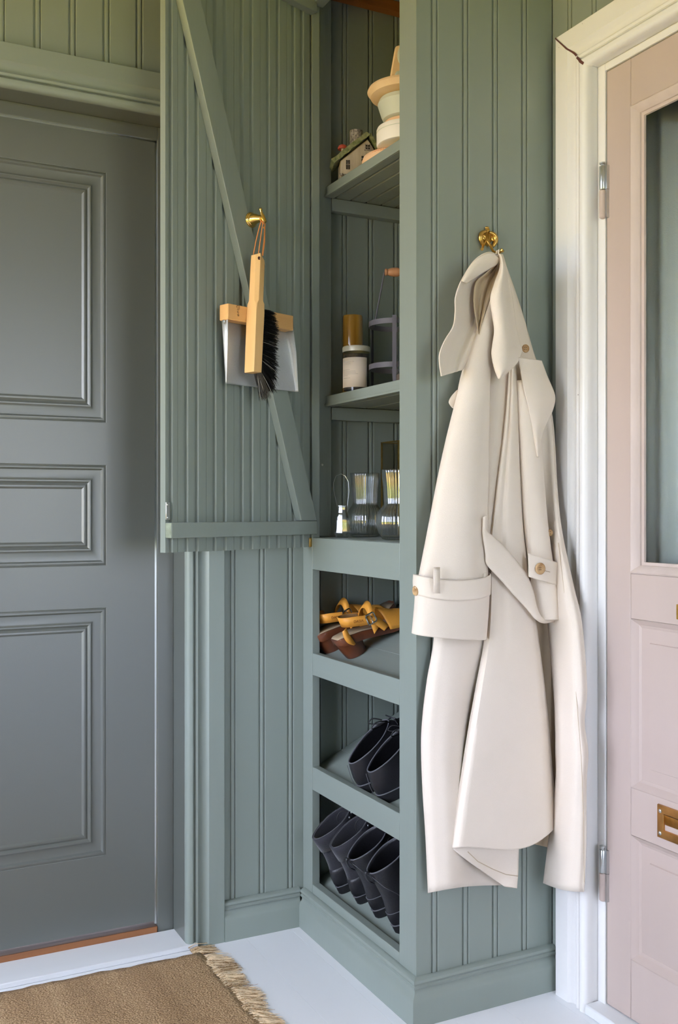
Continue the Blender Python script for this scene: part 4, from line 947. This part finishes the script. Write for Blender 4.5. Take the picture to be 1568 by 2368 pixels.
def button(px, py, d, parent, r_=.0128, axis='Y'):
    b_ = MB().lathe([(0, 0), (r_, 0), (r_, .0018), (r_*.93, .0032), (r_*.80, .0034), (r_*.70, .0024), (0, .0022)], 32)
    M_ = Matrix.Rotation(math.radians(90), 4, 'X') if axis == 'Y' else Matrix.Rotation(math.radians(-90), 4, 'Y')
    o_ = obj('button', b_.xf(Matrix.Translation(cpt(px, py, d)) @ M_), 'horn', parent)
    c = cpt(px, py, d+.0027)
    if axis == 'Y':
        ho = MB()
        for a_ in (-1, 1):
            for e_ in (-1, 1): ho.ball(c+Vector((a_*.0023, 0, e_*.0023)), .0009, 5)
        obj('thread_holes', ho, 'ink', o_)
button(962, 1366, .060, sr, .0105, 'X')
# right sleeve
rs_ = tubep('sleeve', [(1196, 880), (1200, 960), (1206, 1050), (1211, 1140), (1217, 1220), (1228, 1310), (1238, 1380), (1246, 1432)],
      [(1226, 880), (1240, 960), (1250, 1050), (1257, 1140), (1264, 1220), (1276, 1310), (1290, 1380), (1289, 1430)], .068, lambda v: .012+.010*v, wr=lambda t, v: .08*math.cos(3*t+3*v))
st_ = patch('cuff_strap', [(1221, 1279), (1222, 1306), (1222, 1334)], [(1305, 1306), (1302, 1330), (1297, 1356)], .095, lambda u, v: .006*math.sin(math.pi*min(1, u*1.2))-.010*sm_(u, .6, 1), parent=rs_, nv=10, thick=.003)
button(1249, 1315, .104, st_)
obj('buttonhole', MB().tube([cpt(1261, 1320, .1035), cpt(1272, 1323, .1025)], .0009, 5), 'lining', st_)
obj('strap_end', patch('x', [(1246, 1286), (1246, 1300)], [(1284, 1297), (1284, 1303)], .094, lambda u, v: 0., nv=4, nu=6).data, None, rs_) if False else None
# storm flap on the right shoulder
patch('storm_flap', [(1198, 826), (1204, 862), (1211, 900), (1222, 945), (1233, 1000), (1242, 1056)], [(1252, 834), (1266, 872), (1283, 914), (1278, 948), (1254, 1003), (1246, 1058)], .084, lambda u, v: .008*math.sin(math.pi*u)-.006*u, nv=40)
button(1215, 806, .074, tc_, .0090)
button(1271, 1232, .078, tc_, .0075)
# collar
patch('collar', [(1140, 585), (1128, 584), (1112, 591), (1095, 605), (1079, 628), (1062, 660), (1053, 691), (1053, 720), (1048, 755), (1029, 787), (1017, 818), (1017, 843), (1021, 870)],
      [(1154, 590), (1155, 597), (1155, 605), (1154, 618), (1150, 636), (1143, 661), (1133, 691), (1124, 720), (1111, 755), (1099, 787), (1088, 818), (1079, 838), (1070, 855)],
      .062, lambda u, v: .026*(1-u)**1.2-.022*math.sin(math.pi*u)**.8*sm_(v, .10, .35)*(1-.6*sm_(v, .7, 1))+.004*math.sin(14*u+3*v)*sm_(u, .3, .7)+.010*(1-sm_(v, .1, .35))*(1-u), nv=70, edge_tube='L')
patch('collar_stand', [(1141, 586), (1126, 586), (1108, 595), (1092, 609), (1079, 629), (1068, 650)], [(1157, 600), (1148, 612), (1134, 620), (1117, 630), (1098, 642), (1078, 655)], .099, lambda u, v: .007*math.sin(math.pi*u)-.010*u, nv=30, nu=12)
patch('neck_shade', [(1150, 606), (1126, 629), (1101, 651), (1095, 685), (1097, 720), (1103, 752), (1107, 772)], [(1157, 610), (1154, 632), (1147, 656), (1134, 690), (1122, 722), (1112, 754), (1108, 774)], .072, lambda u, v: -.012*math.sin(math.pi*u)+.003*math.sin(16*u), 'lining', nv=30, nu=20)  # same cloth as the coat; its shade is put into this darker tan
patch('collar', [(1153, 587), (1157, 600), (1156, 622), (1144, 656), (1135, 690), (1139, 726), (1144, 764), (1140, 796), (1138, 820), (1144, 851), (1153, 876)],
      [(1162, 588), (1166, 600), (1172, 622), (1179, 656), (1185, 690), (1190, 726), (1195, 764), (1203, 796), (1207, 814), (1193, 843), (1158, 876)],
      .098, lambda u, v: .012*math.sin(math.pi*min(1, u*1.15))-.022*sm_(u, .45, 1.)*(1-.5*sm_(v, .6, 1)), nv=70, edge_tube='L')
obj('hanging_loop', MB().tube([cpt(1144, 594, .05), cpt(1150, 580, .046), cpt(1154, 578, .050), cpt(1152, 592, .055)], .0018, 8), 'coat', tc_)
# inside of the collar and yoke behind it
patch('yoke', [(1128, 612), (1112, 660), (1098, 720), (1088, 780)], [(1160, 612), (1168, 660), (1178, 720), (1186, 780)], .040, lambda u, v: .006*math.sin(8*u), 'lining' if False else 'coat', nv=24)
# epaulette tip at the left
patch('epaulette', [(1057, 902), (1045, 915), (1038, 930), (1046, 943)], [(1075, 895), (1070, 915), (1064, 935), (1050, 945)], .050, lambda u, v: 0., nv=10, nu=8)
# belt hanging in a slant
patch('belt', [(1118, 1196), (1117, 1216), (1117, 1240), (1122, 1280), (1126, 1306), (1155, 1338), (1190, 1378), (1215, 1405), (1236, 1430), (1255, 1440), (1284, 1437)],
      [(1124, 1192), (1123, 1208), (1124, 1226), (1140, 1240), (1160, 1258), (1187, 1288), (1214, 1324), (1231, 1360), (1244, 1412), (1262, 1433), (1286, 1429)],
      .088, lambda u, v: .003*math.sin(math.pi*u)-.02*sm_(v, .8, 1), nu=10, nv=70, thick=.003)
